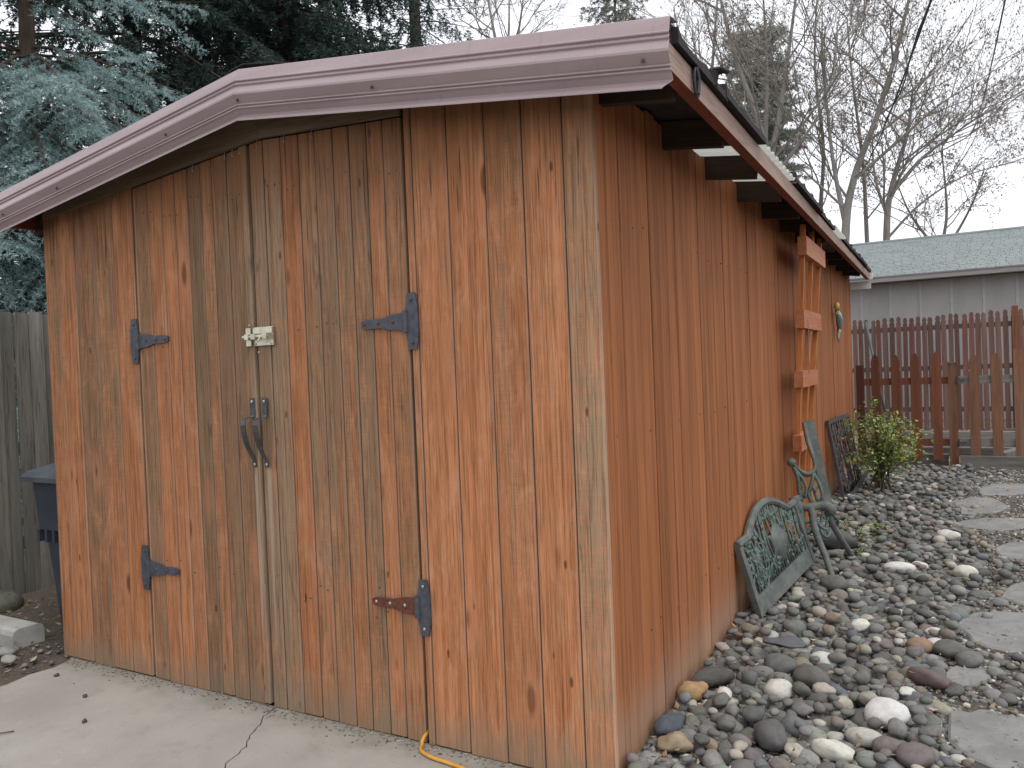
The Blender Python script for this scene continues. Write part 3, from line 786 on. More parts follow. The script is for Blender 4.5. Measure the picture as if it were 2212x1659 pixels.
# ================================================================== cast-iron bench back leaning on the wall
A = Vector((-.92, 4.38, .05)); E = Vector((-.785, 5.47, .12)); Tp = Vector((-1.028, 4.42, .46))
U = (E - A); LB = U.length; U.normalize(); Vv = (Tp - A); Vv = (Vv - U * Vv.dot(U)).normalized(); Nn = U.cross(Vv)
if Nn.x < 0: Nn = -Nn
bb = empty('ornamental_panel', A, 'green cast iron bench back with arched top and vine scrollwork leaning on the shed wall', 'iron panel')
def bp(u, v, w=0.0): return U * u + Vv * v + Nn * w
def topv(u):
    t = u / LB; return .43 + .12 * max(0, math.sin(math.pi * min(1, max(0, (t - .16) / .68)))) ** .9
us = np.linspace(0, LB, 33)
outer = [(u, topv(u)) for u in us]
fr = B()
fr.tube([bp(u, v - .018) for u, v in outer], .024, 8)
fr.beam(bp(.02, 0), bp(.02, .43), .045, .034, Nn); fr.beam(bp(LB - .02, 0), bp(LB - .02, .43), .045, .034, Nn)
fr.make('frame', M_PATINA, bb, False)
lo = B()
for k in range(1):
    V = [bp(.045, .002, -.012), bp(LB - .045, .002, -.012), bp(LB - .045, .105, -.012), bp(.045, .105, -.012), bp(.045, .002, .012), bp(LB - .045, .002, .012), bp(LB - .045, .105, .012), bp(.045, .105, .012)]
    lo.add(V, [(0, 3, 2, 1), (4, 5, 6, 7), (0, 1, 5, 4), (1, 2, 6, 5), (2, 3, 7, 6), (3, 0, 4, 7)])
lo.make('lower_rail', M_PATINA, bb)
md = B(); ring = []
for k in range(20):
    t = 2 * math.pi * k / 20; ring.append((LB * .56 + (.13 + .02 * math.cos(3 * t)) * math.cos(t), .27 + (.10 + .015 * math.cos(4 * t)) * math.sin(t)))
md.add([bp(u, v, .012) for u, v in ring] + [bp(u, v, -.012) for u, v in ring] + [bp(LB * .56, .27, .022)], [(k, (k + 1) % 20, 40) for k in range(20)] + [(k, 20 + k, 20 + (k + 1) % 20, (k + 1) % 20) for k in range(20)] + [tuple(range(39, 19, -1))])
md.make('medallion', M_PATINA, bb, True)
sc_ = B(); rr = random.Random(4)
for k in range(46):
    u = rr.uniform(.06, LB - .06); v = rr.uniform(.12, topv(u) - .05)
    if abs(u - LB * .5) < .15 and abs(v - .29) < .1: continue
    a0 = rr.uniform(0, 6.28); s0 = rr.choice((-1, 1)); r0 = rr.uniform(.03, .06)
    pts = []
    for i in range(14):
        t = i / 13; rad = r0 * (1 - .75 * t); an = a0 + s0 * t * 6.5
        pu = min(LB - .04, max(.04, u + rad * math.cos(an) * 1.1)); pv = max(.09, v + rad * math.sin(an) * 1.3); pv = min(pv, topv(pu) - .03)
        pts.append(bp(pu, pv, .004 * math.sin(7 * t)))
    sc_.tube(pts, [.0085 - .003 * i / 13 for i in range(14)], 5)
for k in range(26):
    u = LB * (k + .5) / 26; tv = topv(u) - .03
    sc_.tube([bp(u, .1), bp(min(LB - .04, max(.04, u + rr.uniform(-.07, .07))), .1 + (tv - .1) * .5, .006), bp(min(LB - .04, max(.04, u + rr.uniform(-.05, .05))), tv)], .0065, 5)
sc_.make('scrollwork', M_PATLT, bb, True)
lf = B()
for k in range(64):
    u = rr.uniform(.06, LB - .06); v = rr.uniform(.13, topv(u) - .06); an = rr.uniform(0, 6.28); l_ = rr.uniform(.03, .05); w_ = l_ * .42
    d = (math.cos(an), math.sin(an)); p = (-d[1], d[0])
    V = [bp(u, v, .008), bp(u + d[0] * l_ * .5 + p[0] * w_, v + d[1] * l_ * .5 + p[1] * w_, .010), bp(u + d[0] * l_, v + d[1] * l_, .008), bp(u + d[0] * l_ * .5 - p[0] * w_, v + d[1] * l_ * .5 - p[1] * w_, .010), bp(u + d[0] * l_ * .5, v + d[1] * l_ * .5, .02)]
    lf.add(V, [(0, 1, 4), (1, 2, 4), (2, 3, 4), (3, 0, 4), (3, 2, 1, 0)])
o = lf.make('leaf_relief', M_PATLT, bb); o['kind'] = 'stuff'

# ================================================================== cast-iron bench end
be = empty('bench_end', (-.78, 5.62, .05), 'green cast iron bench end with curved armrest and splayed legs standing among the stones', 'bench end')
BO = Vector(be.location)
def bpart(b, name, mat=M_PATINA, smooth=True):
    o = b.make(name, mat, be, smooth); o.location = -BO; return o
b = B(); b.beam((-.828, 5.78, 1.045), (-.700, 5.66, .44), .058, .034, (0.35, -1, 0)); bpart(b, 'back_upright', M_PATINA, False)
b = B(); pts = bez([(-.858, 5.76, 1.03), (-.83, 5.72, .90), (-.79, 5.68, .78), (-.785, 5.66, .715), (-.825, 5.64, .68), (-.875, 5.62, .705), (-.915, 5.6, .755)], 30)
b.tube(pts, [.021 + .004 * math.sin(i * .4) for i in range(len(pts))], 8, True, .7); b.ball((-.925, 5.6, .765), .034, (1, 1, .9)); bpart(b, 'armrest')
b = B()
b.tube(bez([(-.912, 5.6, .735), (-.885, 5.6, .66), (-.88, 5.6, .58), (-.868, 5.6, .50)], 14), .016, 6)
b.tube(bez([(-.905, 5.6, .72), (-.86, 5.6, .66), (-.835, 5.6, .60), (-.845, 5.6, .52)], 14), .011, 6)
b.tube(bez([(-.79, 5.64, .69), (-.80, 5.62, .62), (-.82, 5.61, .55), (-.80, 5.6, .49)], 14), .014, 6)
b.tube(bez([(-.785, 5.64, .68), (-.755, 5.63, .62), (-.735, 5.62, .55), (-.745, 5.62, .47)], 14), .013, 6)
b.tube(bez([(-.76, 5.63, .60), (-.785, 5.62, .57), (-.77, 5.62, .52), (-.75, 5.62, .50)], 10), .009, 6)
for c in ((-.87, .6), (-.855, .545), (-.78, .58), (-.765, .52)): b.ball((c[0], 5.6, c[1]), .016, (1, .6, 1.2), 6, 5)
bpart(b, 'scrollwork', M_PATLT)
b = B(); pts = bez([(-.915, 5.58, .53), (-.885, 5.57, .475), (-.82, 5.57, .465), (-.76, 5.6, .475), (-.71, 5.62, .47), (-.685, 5.63, .445)], 22)
b.tube(pts, [.040, .040, .038, .036, .034, .032, .030, .030, .030, .030, .030, .030, .030, .032, .033, .034, .035, .036, .036, .036, .036, .034, .03][:len(pts)] + [.03] * max(0, len(pts) - 23), 9)
b.ball((-.88, 5.55, .455), .045, (.8, .8, 1.2)); b.ball((-.685, 5.63, .445), .042, (.9, .9, 1)); bpart(b, 'seat_hub')
for pts, rs in (([(-.872, 5.56, .46), (-.855, 5.52, .33), (-.85, 5.48, .18), (-.838, 5.45, .04)], .025), ([(-.80, 5.56, .46), (-.765, 5.48, .32), (-.70, 5.40, .18), (-.64, 5.32, .03)], .022), ([(-.72, 5.62, .46), (-.68, 5.70, .32), (-.62, 5.82, .16), (-.578, 5.92, .05)], .021)):
    b = B(); p = bez(pts, 12); b.tube(p, [rs * 1.15 - rs * .3 * i / len(p) for i in range(len(p))], 7); e_ = Vector(pts[-1]); b.ball(e_ + Vector((0.005, 0, .0)), .026, (1.2, 1, .7), 7, 5); bpart(b, 'leg')
b = B()
b.tube(bez([(-.79, 5.56, .44), (-.765, 5.56, .37), (-.735, 5.57, .33), (-.70, 5.60, .31)], 12), .011, 6)
b.tube(bez([(-.73, 5.60, .44), (-.745, 5.58, .36), (-.74, 5.56, .30), (-.705, 5.56, .27), (-.685, 5.6, .31)], 14), .010, 6)
b.tube(bez([(-.70, 5.62, .40), (-.715, 5.6, .34), (-.70, 5.58, .29)], 8), .008, 6); b.tube(bez([(-.86, 5.55, .43), (-.83, 5.53, .37), (-.80, 5.53, .38), (-.81, 5.54, .43)], 12), .010, 6)
b.tube(bez([(-.855, 5.53, .36), (-.82, 5.51, .30), (-.785, 5.52, .33), (-.80, 5.53, .38)], 12), .009, 6)
b.tube(bez([(-.90, 5.57, .50), (-.925, 5.56, .46), (-.915, 5.55, .41), (-.885, 5.55, .42), (-.89, 5.55, .45)], 14), .014, 6)
b.tube(bez([(-.68, 5.66, .41), (-.65, 5.70, .36), (-.665, 5.72, .31), (-.69, 5.70, .33)], 12), .010, 6)
bpart(b, 'leg_bracket', M_PATLT)
b = B(); b.tube(bez([(-.92, 5.20, .27), (-.905, 5.16, .17), (-.90, 5.10, .09), (-.85, 5.02, .045)], 12), .016, 7); b.ball((-.93, 5.08, .06), .03, (1, 1.3, .8), 7, 5)
loose = b.make('iron_bracket', M_PATINA, None, True); tag(loose, 'curled green iron bracket lying in front of the arched bench back', 'iron bracket')

# ================================================================== dark lattice panel
gr = empty('iron_grille', (-.86, 8.9, .05), 'dark brown cast iron lattice panel leaning against the shed wall beside the shrub', 'iron panel')
G0 = Vector((-.894, 8.34, .05)); GU = Vector((.078, 1.12, 0)); GV = Vector((-.136, -.14, .76)); GL, GH = GU.length, GV.length
GU.normalize(); GV = (GV - GU * GV.dot(GU)).normalized(); GN = GU.cross(GV)
GO = Vector(gr.location)
def gp(u, v, w=0): return G0 + GU * u + GV * v + GN * w - GO
b = B()
for p, q in (((0, 0), (GL, 0)), ((GL, 0), (GL, GH)), ((GL, GH), (0, GH)), ((0, GH), (0, 0))): b.beam(gp(*p), gp(*q), .04, .03, GN)
b.make('frame', M_GRILLE, gr)
b = B(); rr = random.Random(9)
for k in range(9):
    u = GL * (k + .5) / 9
    b.tube([gp(u, .02), gp(u + rr.uniform(-.05, .05), GH * .3, .004), gp(u + rr.uniform(-.05, .05), GH * .66, .004), gp(u, GH - .02)], .010, 5)
for k in range(34):
    u = rr.uniform(.06, GL - .06); v = rr.uniform(.06, GH - .06); a0 = rr.uniform(0, 6.28); s0 = rr.choice((-1, 1)); r0 = rr.uniform(.05, .09); pts = []
    for i in range(12):
        t = i / 11; an = a0 + s0 * t * 5.5; rad = r0 * (1 - .7 * t); pts.append(gp(min(GL - .02, max(.02, u + rad * math.cos(an))), min(GH - .02, max(.02, v + rad * math.sin(an)))))
    b.tube(pts, .009, 5)
b.make('lattice', M_GRILLE, gr, True)
b = B()
for k in range(46):
    u = rr.uniform(.06, GL - .06); v = rr.uniform(.05, GH * .9); an = rr.uniform(0, 6.28); l_ = rr.uniform(.06, .1); w_ = l_ * .38; d = (math.cos(an), math.sin(an)); p = (-d[1], d[0])
    V = [gp(u, v, .006), gp(u + d[0] * l_ * .5 + p[0] * w_, v + d[1] * l_ * .5 + p[1] * w_, .01), gp(u + d[0] * l_, v + d[1] * l_, .006), gp(u + d[0] * l_ * .5 - p[0] * w_, v + d[1] * l_ * .5 - p[1] * w_, .01), gp(u + d[0] * l_ * .5, v + d[1] * l_ * .5, .02)]
    b.add(V, [(0, 1, 4), (1, 2, 4), (2, 3, 4), (3, 0, 4), (3, 2, 1, 0)])
o = b.make('leaf_relief', M_GRILLE, gr); o['kind'] = 'stuff'
b = B(); b.beam(gp(.1, .0, -.0) + Vector((.05, 0, .0)), gp(GL * .95, .12) + Vector((.08, .1, .02)), .03, .03); b.make('loose_bar', M_GRILLE, gr)
del b

# ================================================================== grey fence on the left
gf = empty('board_fence', (-5.9, 3.0, 0), 'weathered grey board fence left of the shed under the spruce', 'fence')
y = .6; k = 0
while y < 11.5:
    w = rng.choice((.088, .092, .095, .10)); top = 2.05 + rng.uniform(-.012, .012)
    s_ = B(); ch = .012; x0 = -5.9 + rng.uniform(-.012, .012); tw = rng.uniform(-.012, .012)
    ox = -.02 if k % 3 == 1 else 0.0
    pts = [(y, -.04), (y + w, -.04), (y + w, top - ch * 1.4), (y + w - ch, top), (y + ch, top), (y, top - ch * 1.4)]
    s_.prism(pts, x0 + ox, x0 + ox + .017, 'x')
    o = s_.make('board', M_GREYF, gf); o.location = -Vector(gf.location); o.rotation_euler.z = 0
    q = rng.uniform(.62, 1.25); o.color = (q, q, q * rng.uniform(.95, 1.0), 1)
    y += w + rng.uniform(.001, .011); k += 1
for z in (.35, 1.05, 1.75):
    s_ = B(); s_.box(-5.99, -5.945, .6, 11.5, z - .045, z + .045); o = s_.make('rail', M_GREYF, gf); o.location = -Vector(gf.location)

# ================================================================== wheelie bin
bn = empty('wheelie_bin', (-4.60, 3.02, 0), 'dark slate blue wheelie bin half hidden behind the left corner of the shed', 'wheelie bin')
def lofted(rings):
    V = []; F = []
    for r_ in rings: V += r_
    n = len(rings[0])
    for i in range(len(rings) - 1):
        for k in range(n): F.append((i * n + k, i * n + (k + 1) % n, (i + 1) * n + (k + 1) % n, (i + 1) * n + k))
    F += [tuple(range(n - 1, -1, -1)), tuple((len(rings) - 1) * n + k for k in range(n))]
    return V, F
def rrect(hx, hy, z, r=.05, n=4, cy=0):
    P = []
    for cx, cyy, a in ((1, 1, 0), (-1, 1, 90), (-1, -1, 180), (1, -1, 270)):
        for k in range(n + 1):
            t = R(a + 90 * k / n); P.append((cx * (hx - r) + r * math.cos(t), cy + cyy * (hy - r) + r * math.sin(t), z))
    return P
V, F = lofted([rrect(.215, .25, .02), rrect(.24, .30, .60, .05, 4, .0), rrect(.242, .302, .61), rrect(.262, .33, .63, .05), rrect(.275, .345, .90, .05), rrect(.278, .348, .93, .05)])
new('bin_body', V, F, M_BIN, bn)
V, F = lofted([rrect(.315, .385, .925, .04), rrect(.32, .39, .955, .04), rrect(.30, .37, .985, .05), rrect(.20, .27, 1.025, .08), rrect(.10, .14, 1.035, .05)])
new('bin_lid', V, F, M_BINL, bn)
for k in range(7):
    b = B(); b.box(-.24 + .075 * k, -.215 + .075 * k, -.335, -.298, .555, .628); b.make('rim_rib', M_BIN, bn)
for sx in (-1, 1):
    b = B(); b.tube([(sx * .19, .27, .1), (sx * .25, .27, .1)], .1, 16); b.make('wheel', M_BLACKP, bn)
b = B(); b.tube([(-.2, .41, .95), (.2, .41, .95)], .015, 8); b.make('handle', M_BIN, bn)

# concrete curb block and litter left of the slab
V, F = [], []
def rect_prof(y0, y1, z1, r=.035):
    return [(y0, -.02), (y0, z1 - r), (y0 + r * .3, z1 - r * .3), (y0 + r, z1), (y1 - r, z1), (y1 - r * .3, z1 - r * .3), (y1, z1 - r), (y1, -.02)]
b = B(); b.prism([(x, z) for x, z in rect_prof(2.44, 2.62, .10)], -6.9, -4.70, 'x')
cb = b.make('concrete_curb', M_CURB, None); tag(cb, 'pale concrete curb block with rounded edges lying left of the shed', 'curb block')
b = B(); b.ball((0, 0, 0), .13, (1.1, .9, .75), 12, 8)
for v_i, v in enumerate(b.V):
    k = 1 + .18 * mnoise.noise((v[0] * 9, v[1] * 9, v[2] * 9)); b.V[v_i] = (v[0] * k, v[1] * k, v[2] * k)
mossm = mottled('mossy_boulder', (.13, .125, .105), (.075, .075, .055), 9, .95, .1, bump=.5, bd=.01, c=(.075, .09, .035), cs=7, cl=.56)
bo = b.make('mossy_boulder', mossm, None, True, (-5.66, 2.88, .02)); tag(bo, 'round mossy boulder behind the concrete curb', 'boulder')

# ================================================================== stones
def rock_mesh(seed, sub=3, rough=.16):
    import bmesh
    bm = bmesh.new(); bmesh.ops.create_icosphere(bm, subdivisions=sub, radius=1)
    off = Vector((seed * 7.3, seed * 3.1, seed * 1.7))
    for v in bm.verts:
        d = v.co.normalized()
        k = 1 + rough * mnoise.noise(d * .9 + off) + rough * .45 * mnoise.noise(d * 2.1 + off)
        # flatten corners a little: superellipsoid-like pebbles
        v.co = d * k
    me = bpy.data.meshes.new('river_stone'); bm.to_mesh(me); bm.free()
    me.polygons.foreach_set('use_smooth', [True] * len(me.polygons)); me.materials.append(M_STONE); me.update()
    return me
ROCKS = [rock_mesh(i, 3, .2 + .03 * (i % 4)) for i in range(12)]
FLAKE = rock_mesh(40, 2, .55)
PAL = [((0.180, 0.176, 0.163), 38, 'mid grey'), ((0.139, 0.135, 0.125), 20, 'dark grey'), ((0.245, 0.237, 0.219), 17, 'light grey'), ((0.154, 0.162, 0.171), 6, 'blue grey'),
       ((0.182, 0.157, 0.144), 6, 'mauve brown'), ((0.268, 0.234, 0.185), 5, 'tan'), ((0.399, 0.370, 0.308), 6, 'cream'), ((0.177, 0.182, 0.160), 6, 'greenish grey'), ((0.502, 0.479, 0.439), 2.2, 'white'), ((0.251, 0.188, 0.137), .8, 'rusty orange')]
PW = np.array([p[1] for p in PAL], float); PW /= PW.sum()
stones = []         # x, y, z, a, b, c, rot, tilt, tone index, rgb
def jit(c, s=.22): k = rng.uniform(1 - s, 1 + s); return tuple(max(0.01, v * k * rng.uniform(.96, 1.04)) for v in c)
hero = []
def hs_(x, y, L_, w, h, rot, rgb, label, name='river_stone', z=None, me=None):
    hero.append((x, y, label)); zz = bedz(x, y) + (h * .5 if z is None else z)
    o = inst(name, me or ROCKS[len(hero) % 12], None, (x, y, zz), (rng.uniform(-.12, .12), rng.uniform(-.12, .12), rot), (L_ / 2, w / 2, h / 2), (*rgb, 1))
    tag(o, label, 'stone', 'river stones in the bed beside the shed'); HR.append((x, y, max(L_, w) / 2)); return o
HR = []
hs_(-.225, 3.36, .175, .150, .11, .6, (.62, .60, .57), 'largest white quartz cobble, near the lower right flagstone')
hs_(-.655, 3.43, .125, .110, .085, .3, (.56, .54, .47), 'round cream white cobble a short way out from the shed wall')
hs_(-.385, 3.00, .165, .085, .07, -.35, (.60, .58, .50), 'long creamy white stone nearest the bottom edge of the rock bed')
hs_(-.29, 3.14, .145, .085, .07, -.15, (.45, .43, .38), 'pale speckled oval stone just below the largest white cobble')
hs_(-.942, 3.45, .215, .095, .085, .75, (.105, .098, .09), 'longest dark grey loaf shaped stone touching the shed wall')
hs_(-.54, 3.62, .185, .13, .10, -.7, (.145, .14, .128), 'big rounded grey brown stone behind the round cream cobble')
fk = hs_(-.69, 3.72, .15, .13, .095, .2, (.15, .146, .142), 'grey stone with small white flecks under the flat slate flake')
hs_(-.70, 3.87, .20, .13, .035, .15, (.13, .132, .14), 'flat dark slate flake lying on top of a grey stone', 'slate_flake', .105, FLAKE)
hs_(-.985, 3.27, .14, .085, .08, .5, (.38, .25, .13), 'rough orange tan rock against the shed wall', me=rock_mesh(51, 3, .5))
hs_(-.915, 2.80, .125, .09, .075, .4, (.33, .26, .18), 'rough tan rock near the front corner of the shed', me=rock_mesh(52, 3, .5))
hs_(-.975, 2.93, .155, .09, .08, 1.25, (.095, .105, .12), 'dark slate blue upright stone by the front corner of the shed')
hs_(-.13, 4.25, .125, .10, .08, .2, (.29, .195, .135), 'salmon brown rounded stone left of the big flagstone')
hs_(.0, 4.24, .15, .12, .085, .2, (.15, .148, .135), 'grey boulder like stone at the left tip of the middle flagstone')
hs_(.075, 4.13, .115, .10, .075, -.3, (.17, .165, .155), 'smaller grey stone beside the boulder like stone at the flagstone')
hs_(-.085, 3.83, .215, .09, .075, -.65, (.165, .128, .12), 'long mauve stone left of the small triangular flagstone')
hs_(-.28, 5.74, .21, .12, .085, .25, (.64, .62, .58), 'bright white oval stone in the middle of the rock bed')
hs_(-.60, 2.99, .17, .125, .10, 1.9, (.125, .12, .115), 'large dark grey brown oval stone low in the rock bed')
hs_(-.12, 3.05, .14, .12, .085, .3, (.175, .143, .138), 'mauve round stone at the bottom edge of the rock bed')
hs_(.02, 6.9, .17, .11, .09, .2, (.58, .54, .48), 'pale pinkish white stone beside the path stones')
hs_(.10, 5.75, .15, .11, .09, .2, (.60, .58, .50), 'bright cream stone at the far right of the rock bed')
hs_(-.62, 5.15, .17, .15, .11, .5, (.15, .147, .135), 'grey boulder by the feet of the bench end')
hs_(-.74, 6.35, .30, .20, .16, .4, (.12, .118, .112), 'largest dark boulder behind the bench end')
hs_(-.62, 10.2, .19, .10, .08, 0.1, (.62, .60, .57), 'white stone in front of the picket fence post')
hs_(-.51, 10.05, .07, .06, .05, 0, (.20, .06, .055), 'small brick red stone in front of the white stone by the fence')
# flagstones
FL = [([(.03, 4.74), (.12, 4.98), (.22, 5.06), (.45, 5.12), (.62, 4.9), (.56, 4.55), (.36, 4.44), (.19, 4.40), (.09, 4.52)], 'wide grey flagstone right of the boulder like stone'),
      ([(.0, 3.60), (.15, 3.64), (.34, 3.60), (.45, 3.40), (.36, 3.18), (.18, 3.10), (.06, 3.17), (-.02, 3.32)], 'nearest grey flagstone at the lower right corner'),
      ([(-.04, 3.97), (.04, 4.12), (.15, 4.10), (.17, 4.00), (.09, 3.90), (.0, 3.87)], 'small triangular grey flagstone between the two nearest large ones'),
      ([(.27, 5.35), (.34, 5.66), (.46, 5.82), (.66, 5.7), (.62, 5.32), (.42, 5.22)], 'grey flagstone at the right edge behind the wide one'),
      ([(.07, 8.75), (.2, 8.98), (.43, 9.02), (.53, 8.5), (.36, 8.15), (.13, 8.05)], 'pale flagstone left of the farther path slabs'),
      ([(.09, 7.68), (.3, 7.9), (.62, 7.98), (.66, 7.6), (.4, 7.4), (.12, 7.42)], 'long pale flagstone in the middle of the path'),
      ([(.29, 9.55), (.48, 9.98), (.85, 10.05), (.84, 9.5), (.55, 9.2), (.32, 9.15)], 'farthest pale flagstone before the gate'),
      ([(.30, 6.75), (.45, 6.98), (.72, 6.9), (.74, 6.5), (.5, 6.35), (.33, 6.45)], 'grey flagstone halfway along the path')]
def inpoly(x, y, P, grow=.0):
    c = False; n = len(P); cx = sum(p[0] for p in P) / n; cy = sum(p[1] for p in P) / n
    x = cx + (x - cx) / (1 + grow); y = cy + (y - cy) / (1 + grow)
    for i in range(n):
        (x0, y0), (x1, y1) = P[i], P[i - 1]
        if (y0 > y) != (y1 > y) and x < (x1 - x0) * (y - y0) / (y1 - y0) + x0: c = not c
    return c
def onflag(x, y, grow=.12): return any(inpoly(x, y, P, grow) for P, _ in FL)
def path_edge(y): return .02 + .10 * math.sin(y * 1.3) + .02 * (y - 3)
cell = {}
def ok(x, y, r, kmin):
    ci, cj = int(x / .12), int(y / .12)
    for i in range(ci - 2, ci + 3):
        for j in range(cj - 2, cj + 3):
            for (px, py, pr) in cell.get((i, j), ()):
                if (px - x) ** 2 + (py - y) ** 2 < (kmin * (pr + r)) ** 2: return False
    return True
for x, y, r_ in HR: cell.setdefault((int(x / .12), int(y / .12)), []).append((x, y, r_ * .9))
def throw(n, smin, smax, kmin, zoff, dens=1.0):
    for _ in range(n):
        y = 2.46 + (11.1 - 2.46) * rng.random(); pe = path_edge(y)
        x = rng.uniform(-1.03, pe + .35)
        if x > pe and rng.random() > .08: continue
        s_ = smin + (smax - smin) * rng.random() ** 1.8
        a = s_ / 2; r_ = a * .8
        if x - r_ * .9 < -1.045: continue
        if not ok(x, y, r_, kmin): continue
        if onflag(x, y, .10 + r_ * 1.5) and rng.random() > .02: continue
        cell.setdefault((int(x / .12), int(y / .12)), []).append((x, y, r_))
        t = int(np.searchsorted(np.cumsum(PW), rng.random())); t = min(t, len(PAL) - 1)
        bb_ = a * rng.uniform(.62, .92); cc = bb_ * rng.uniform(.55, .85)
        stones.append((x, y, bedz(x, y) + cc * rng.uniform(.35, .75) + zoff, a, bb_, cc, rng.uniform(0, 3.14), t, jit(PAL[t][0])))
throw(6000, .085, .13, .80, 0); throw(14000, .058, .085, .77, 0); throw(28000, .036, .058, .73, 0); throw(30000, .022, .036, .73, 0)
cell.clear()
for x, y, r_ in HR: cell.setdefault((int(x / .12), int(y / .12)), []).append((x, y, r_ * 1.15))
n0 = len(stones)
throw(1500, .05, .10, .95, .045)
camp = np.array([0, 0, 1.48])
def inframe(x, y):
    d = np.array([x, y, .03]) - camp; zc = d @ np.array([-.4857, .8739, -.0176]); u = (d @ np.array([.8737, .4848, -.0399])) / zc; v = -(d @ np.array([.0263, .0348, .999])) / zc
    return abs(u) < .665 and abs(v) < .50, zc
keyed = []
for s_ in stones:
    f_, zc = inframe(s_[0], s_[1]); keyed.append(((s_[3] / zc) if f_ else 0, s_))
keyed.sort(key=lambda q: -q[0])
NEAR = [(-.225, 3.36, 'the largest white cobble'), (-.655, 3.43, 'the round cream cobble'), (-.385, 3.0, 'the lowest creamy long stone'), (-.942, 3.45, 'the loaf shaped wall stone'), (-.54, 3.62, 'the big grey brown stone'),
        (-.70, 3.85, 'the slate flake'), (-.985, 3.27, 'the orange tan rock'), (-.915, 2.8, 'the corner tan rock'), (-.975, 2.93, 'the upright slate blue stone'), (-.13, 4.25, 'the salmon stone'), (.02, 4.2, 'the boulder like stone'),
        (-.085, 3.83, 'the long mauve stone'), (-.28, 5.74, 'the bright white oval stone'), (-.6, 2.99, 'the dark oval stone'), (-.12, 3.05, 'the mauve round stone'), (.02, 6.9, 'the pinkish white stone'), (.1, 5.75, 'the bright cream stone'),
        (-.62, 5.15, 'the grey boulder'), (-.92, 4.38, 'the near foot of the bench back'), (.2, 3.35, 'the nearest flagstone'), (.3, 4.75, 'the wide flagstone'), (.07, 4.0, 'the triangular flagstone'), (-.67, 5.3, 'the bench end feet'), (-.6, 6.4, 'the green weed'), (-.59, 9.0, 'the shrub'), (.11, 11.3, 'the fence post')]
ind = [q[1] for q in keyed[:274]]
named = {}
for s_ in ind:
    x, y, z, a, bb_, cc, ro, t, rgb = s_
    o = inst('river_stone', ROCKS[rng.randrange(12)], None, (x, y, z), (rng.uniform(-.3, .3), rng.uniform(-.3, .3), ro), (a, bb_, cc), (*rgb, 1))
    nx, ny, nm = min(NEAR, key=lambda q: (q[0] - x) ** 2 + (q[1] - y) ** 2)
    dx, dy = x - nx, y - ny; u, v = dx * .8737 + dy * .4848, -dx * .4857 + dy * .8739      # right of / behind as the camera sees it
    where = ('just ' if math.hypot(dx, dy) < .16 else '') + (('right of' if u > 0 else 'left of') if abs(u) > abs(v) else ('behind' if v > 0 else 'in front of'))
    sh = 'round' if bb_ / a > .84 else ('oval' if bb_ / a > .73 else 'long')
    sz = 'large' if a > .058 else ('medium' if a > .038 else 'small')
    named.setdefault(f'{sz} {sh} {PAL[t][2]} stone {where} {nm}', []).append((math.hypot(x, y), o))
for lb, os_ in named.items():
    os_.sort(key=lambda q: q[0])
    for k_, (d_, o) in enumerate(os_):
        pre = '' if len(os_) == 1 else (('nearer ', 'farther ') if len(os_) == 2 else ('nearest ',) + (('middle ',) if len(os_) == 3 else ('second nearest ', 'third nearest ', 'fourth nearest ')[:len(os_) - 2]) + ('farthest ',))[k_]
        tag(o, pre + lb, 'stone', 'river stones in the bed beside the shed')
# the remaining stones as one mass
def mass(name, items, sub, mat, label):
    base = []
    for k in range(8):
        m_ = rock_mesh(60 + k, sub, .25); co = np.empty(len(m_.vertices) * 3, np.float32); m_.vertices.foreach_get('co', co)
        fi = np.array([p.vertices[:] for p in m_.polygons], np.int32); base.append((co.reshape(-1, 3), fi))
    VV = []; FF = []; CC = []; off = 0
    for i, s_ in enumerate(items):
        x, y, z, a, bb_, cc, ro, t, rgb = s_; co, fi = base[i % 8]
        p = co * np.array([a, bb_, cc]); tx = rng.uniform(-.3, .3)
        c, sn = math.cos(tx), math.sin(tx); p = np.stack([p[:, 0], p[:, 1] * c - p[:, 2] * sn, p[:, 1] * sn + p[:, 2] * c], 1)
        c, sn = math.cos(ro), math.sin(ro); p = np.stack([p[:, 0] * c - p[:, 1] * sn, p[:, 0] * sn + p[:, 1] * c, p[:, 2]], 1)
        VV.append(p + np.array([x, y, z])); FF.append(fi + off); off += len(co); CC.append(np.tile(np.array([*rgb, 1.0], np.float32), (len(co), 1)))
    VV = np.concatenate(VV); FF = np.concatenate(FF); CC = np.concatenate(CC)
    me = bpy.data.meshes.new(name); me.vertices.add(len(VV)); me.vertices.foreach_set('co', VV.astype(np.float32).ravel())
    me.loops.add(FF.size); me.loops.foreach_set('vertex_index', FF.ravel()); me.polygons.add(len(FF)); me.polygons.foreach_set('loop_start', np.arange(0, FF.size, 3, dtype=np.int32))
    at = me.color_attributes.new('tint', 'FLOAT_COLOR', 'POINT'); at.data.foreach_set('color', CC.ravel())
    me.polygons.foreach_set('use_smooth', np.ones(len(FF), bool)); me.materials.append(mat); me.update(calc_edges=True); me.validate()
    o = bpy.data.objects.new(name, me); COL.objects.link(o); tag(o, label, 'stones', None, 'stuff'); return o
mass('river_stones', [q[1] for q in keyed[274:]], 2, M_STONEV, 'mass of smaller rounded river stones filling the bed beside the shed')
gv = []
for _ in range(20000):
    y = 2.46 + 8.8 * rng.random() ** 1.2; x = rng.uniform(-1.0, 1.3)
    pe = path_edge(y)
    if x < pe - .1 and rng.random() > .75: continue
    if onflag(x, y, .0) and rng.random() > .10: continue
    a = rng.uniform(.006, .02); t = int(rng.random() * 9.3) % 10
    gv.append((x, y, bedz(x, y) + .003, a, a * .8, a * .6, rng.uniform(0, 3), t, jit(PAL[t][0], .3)))
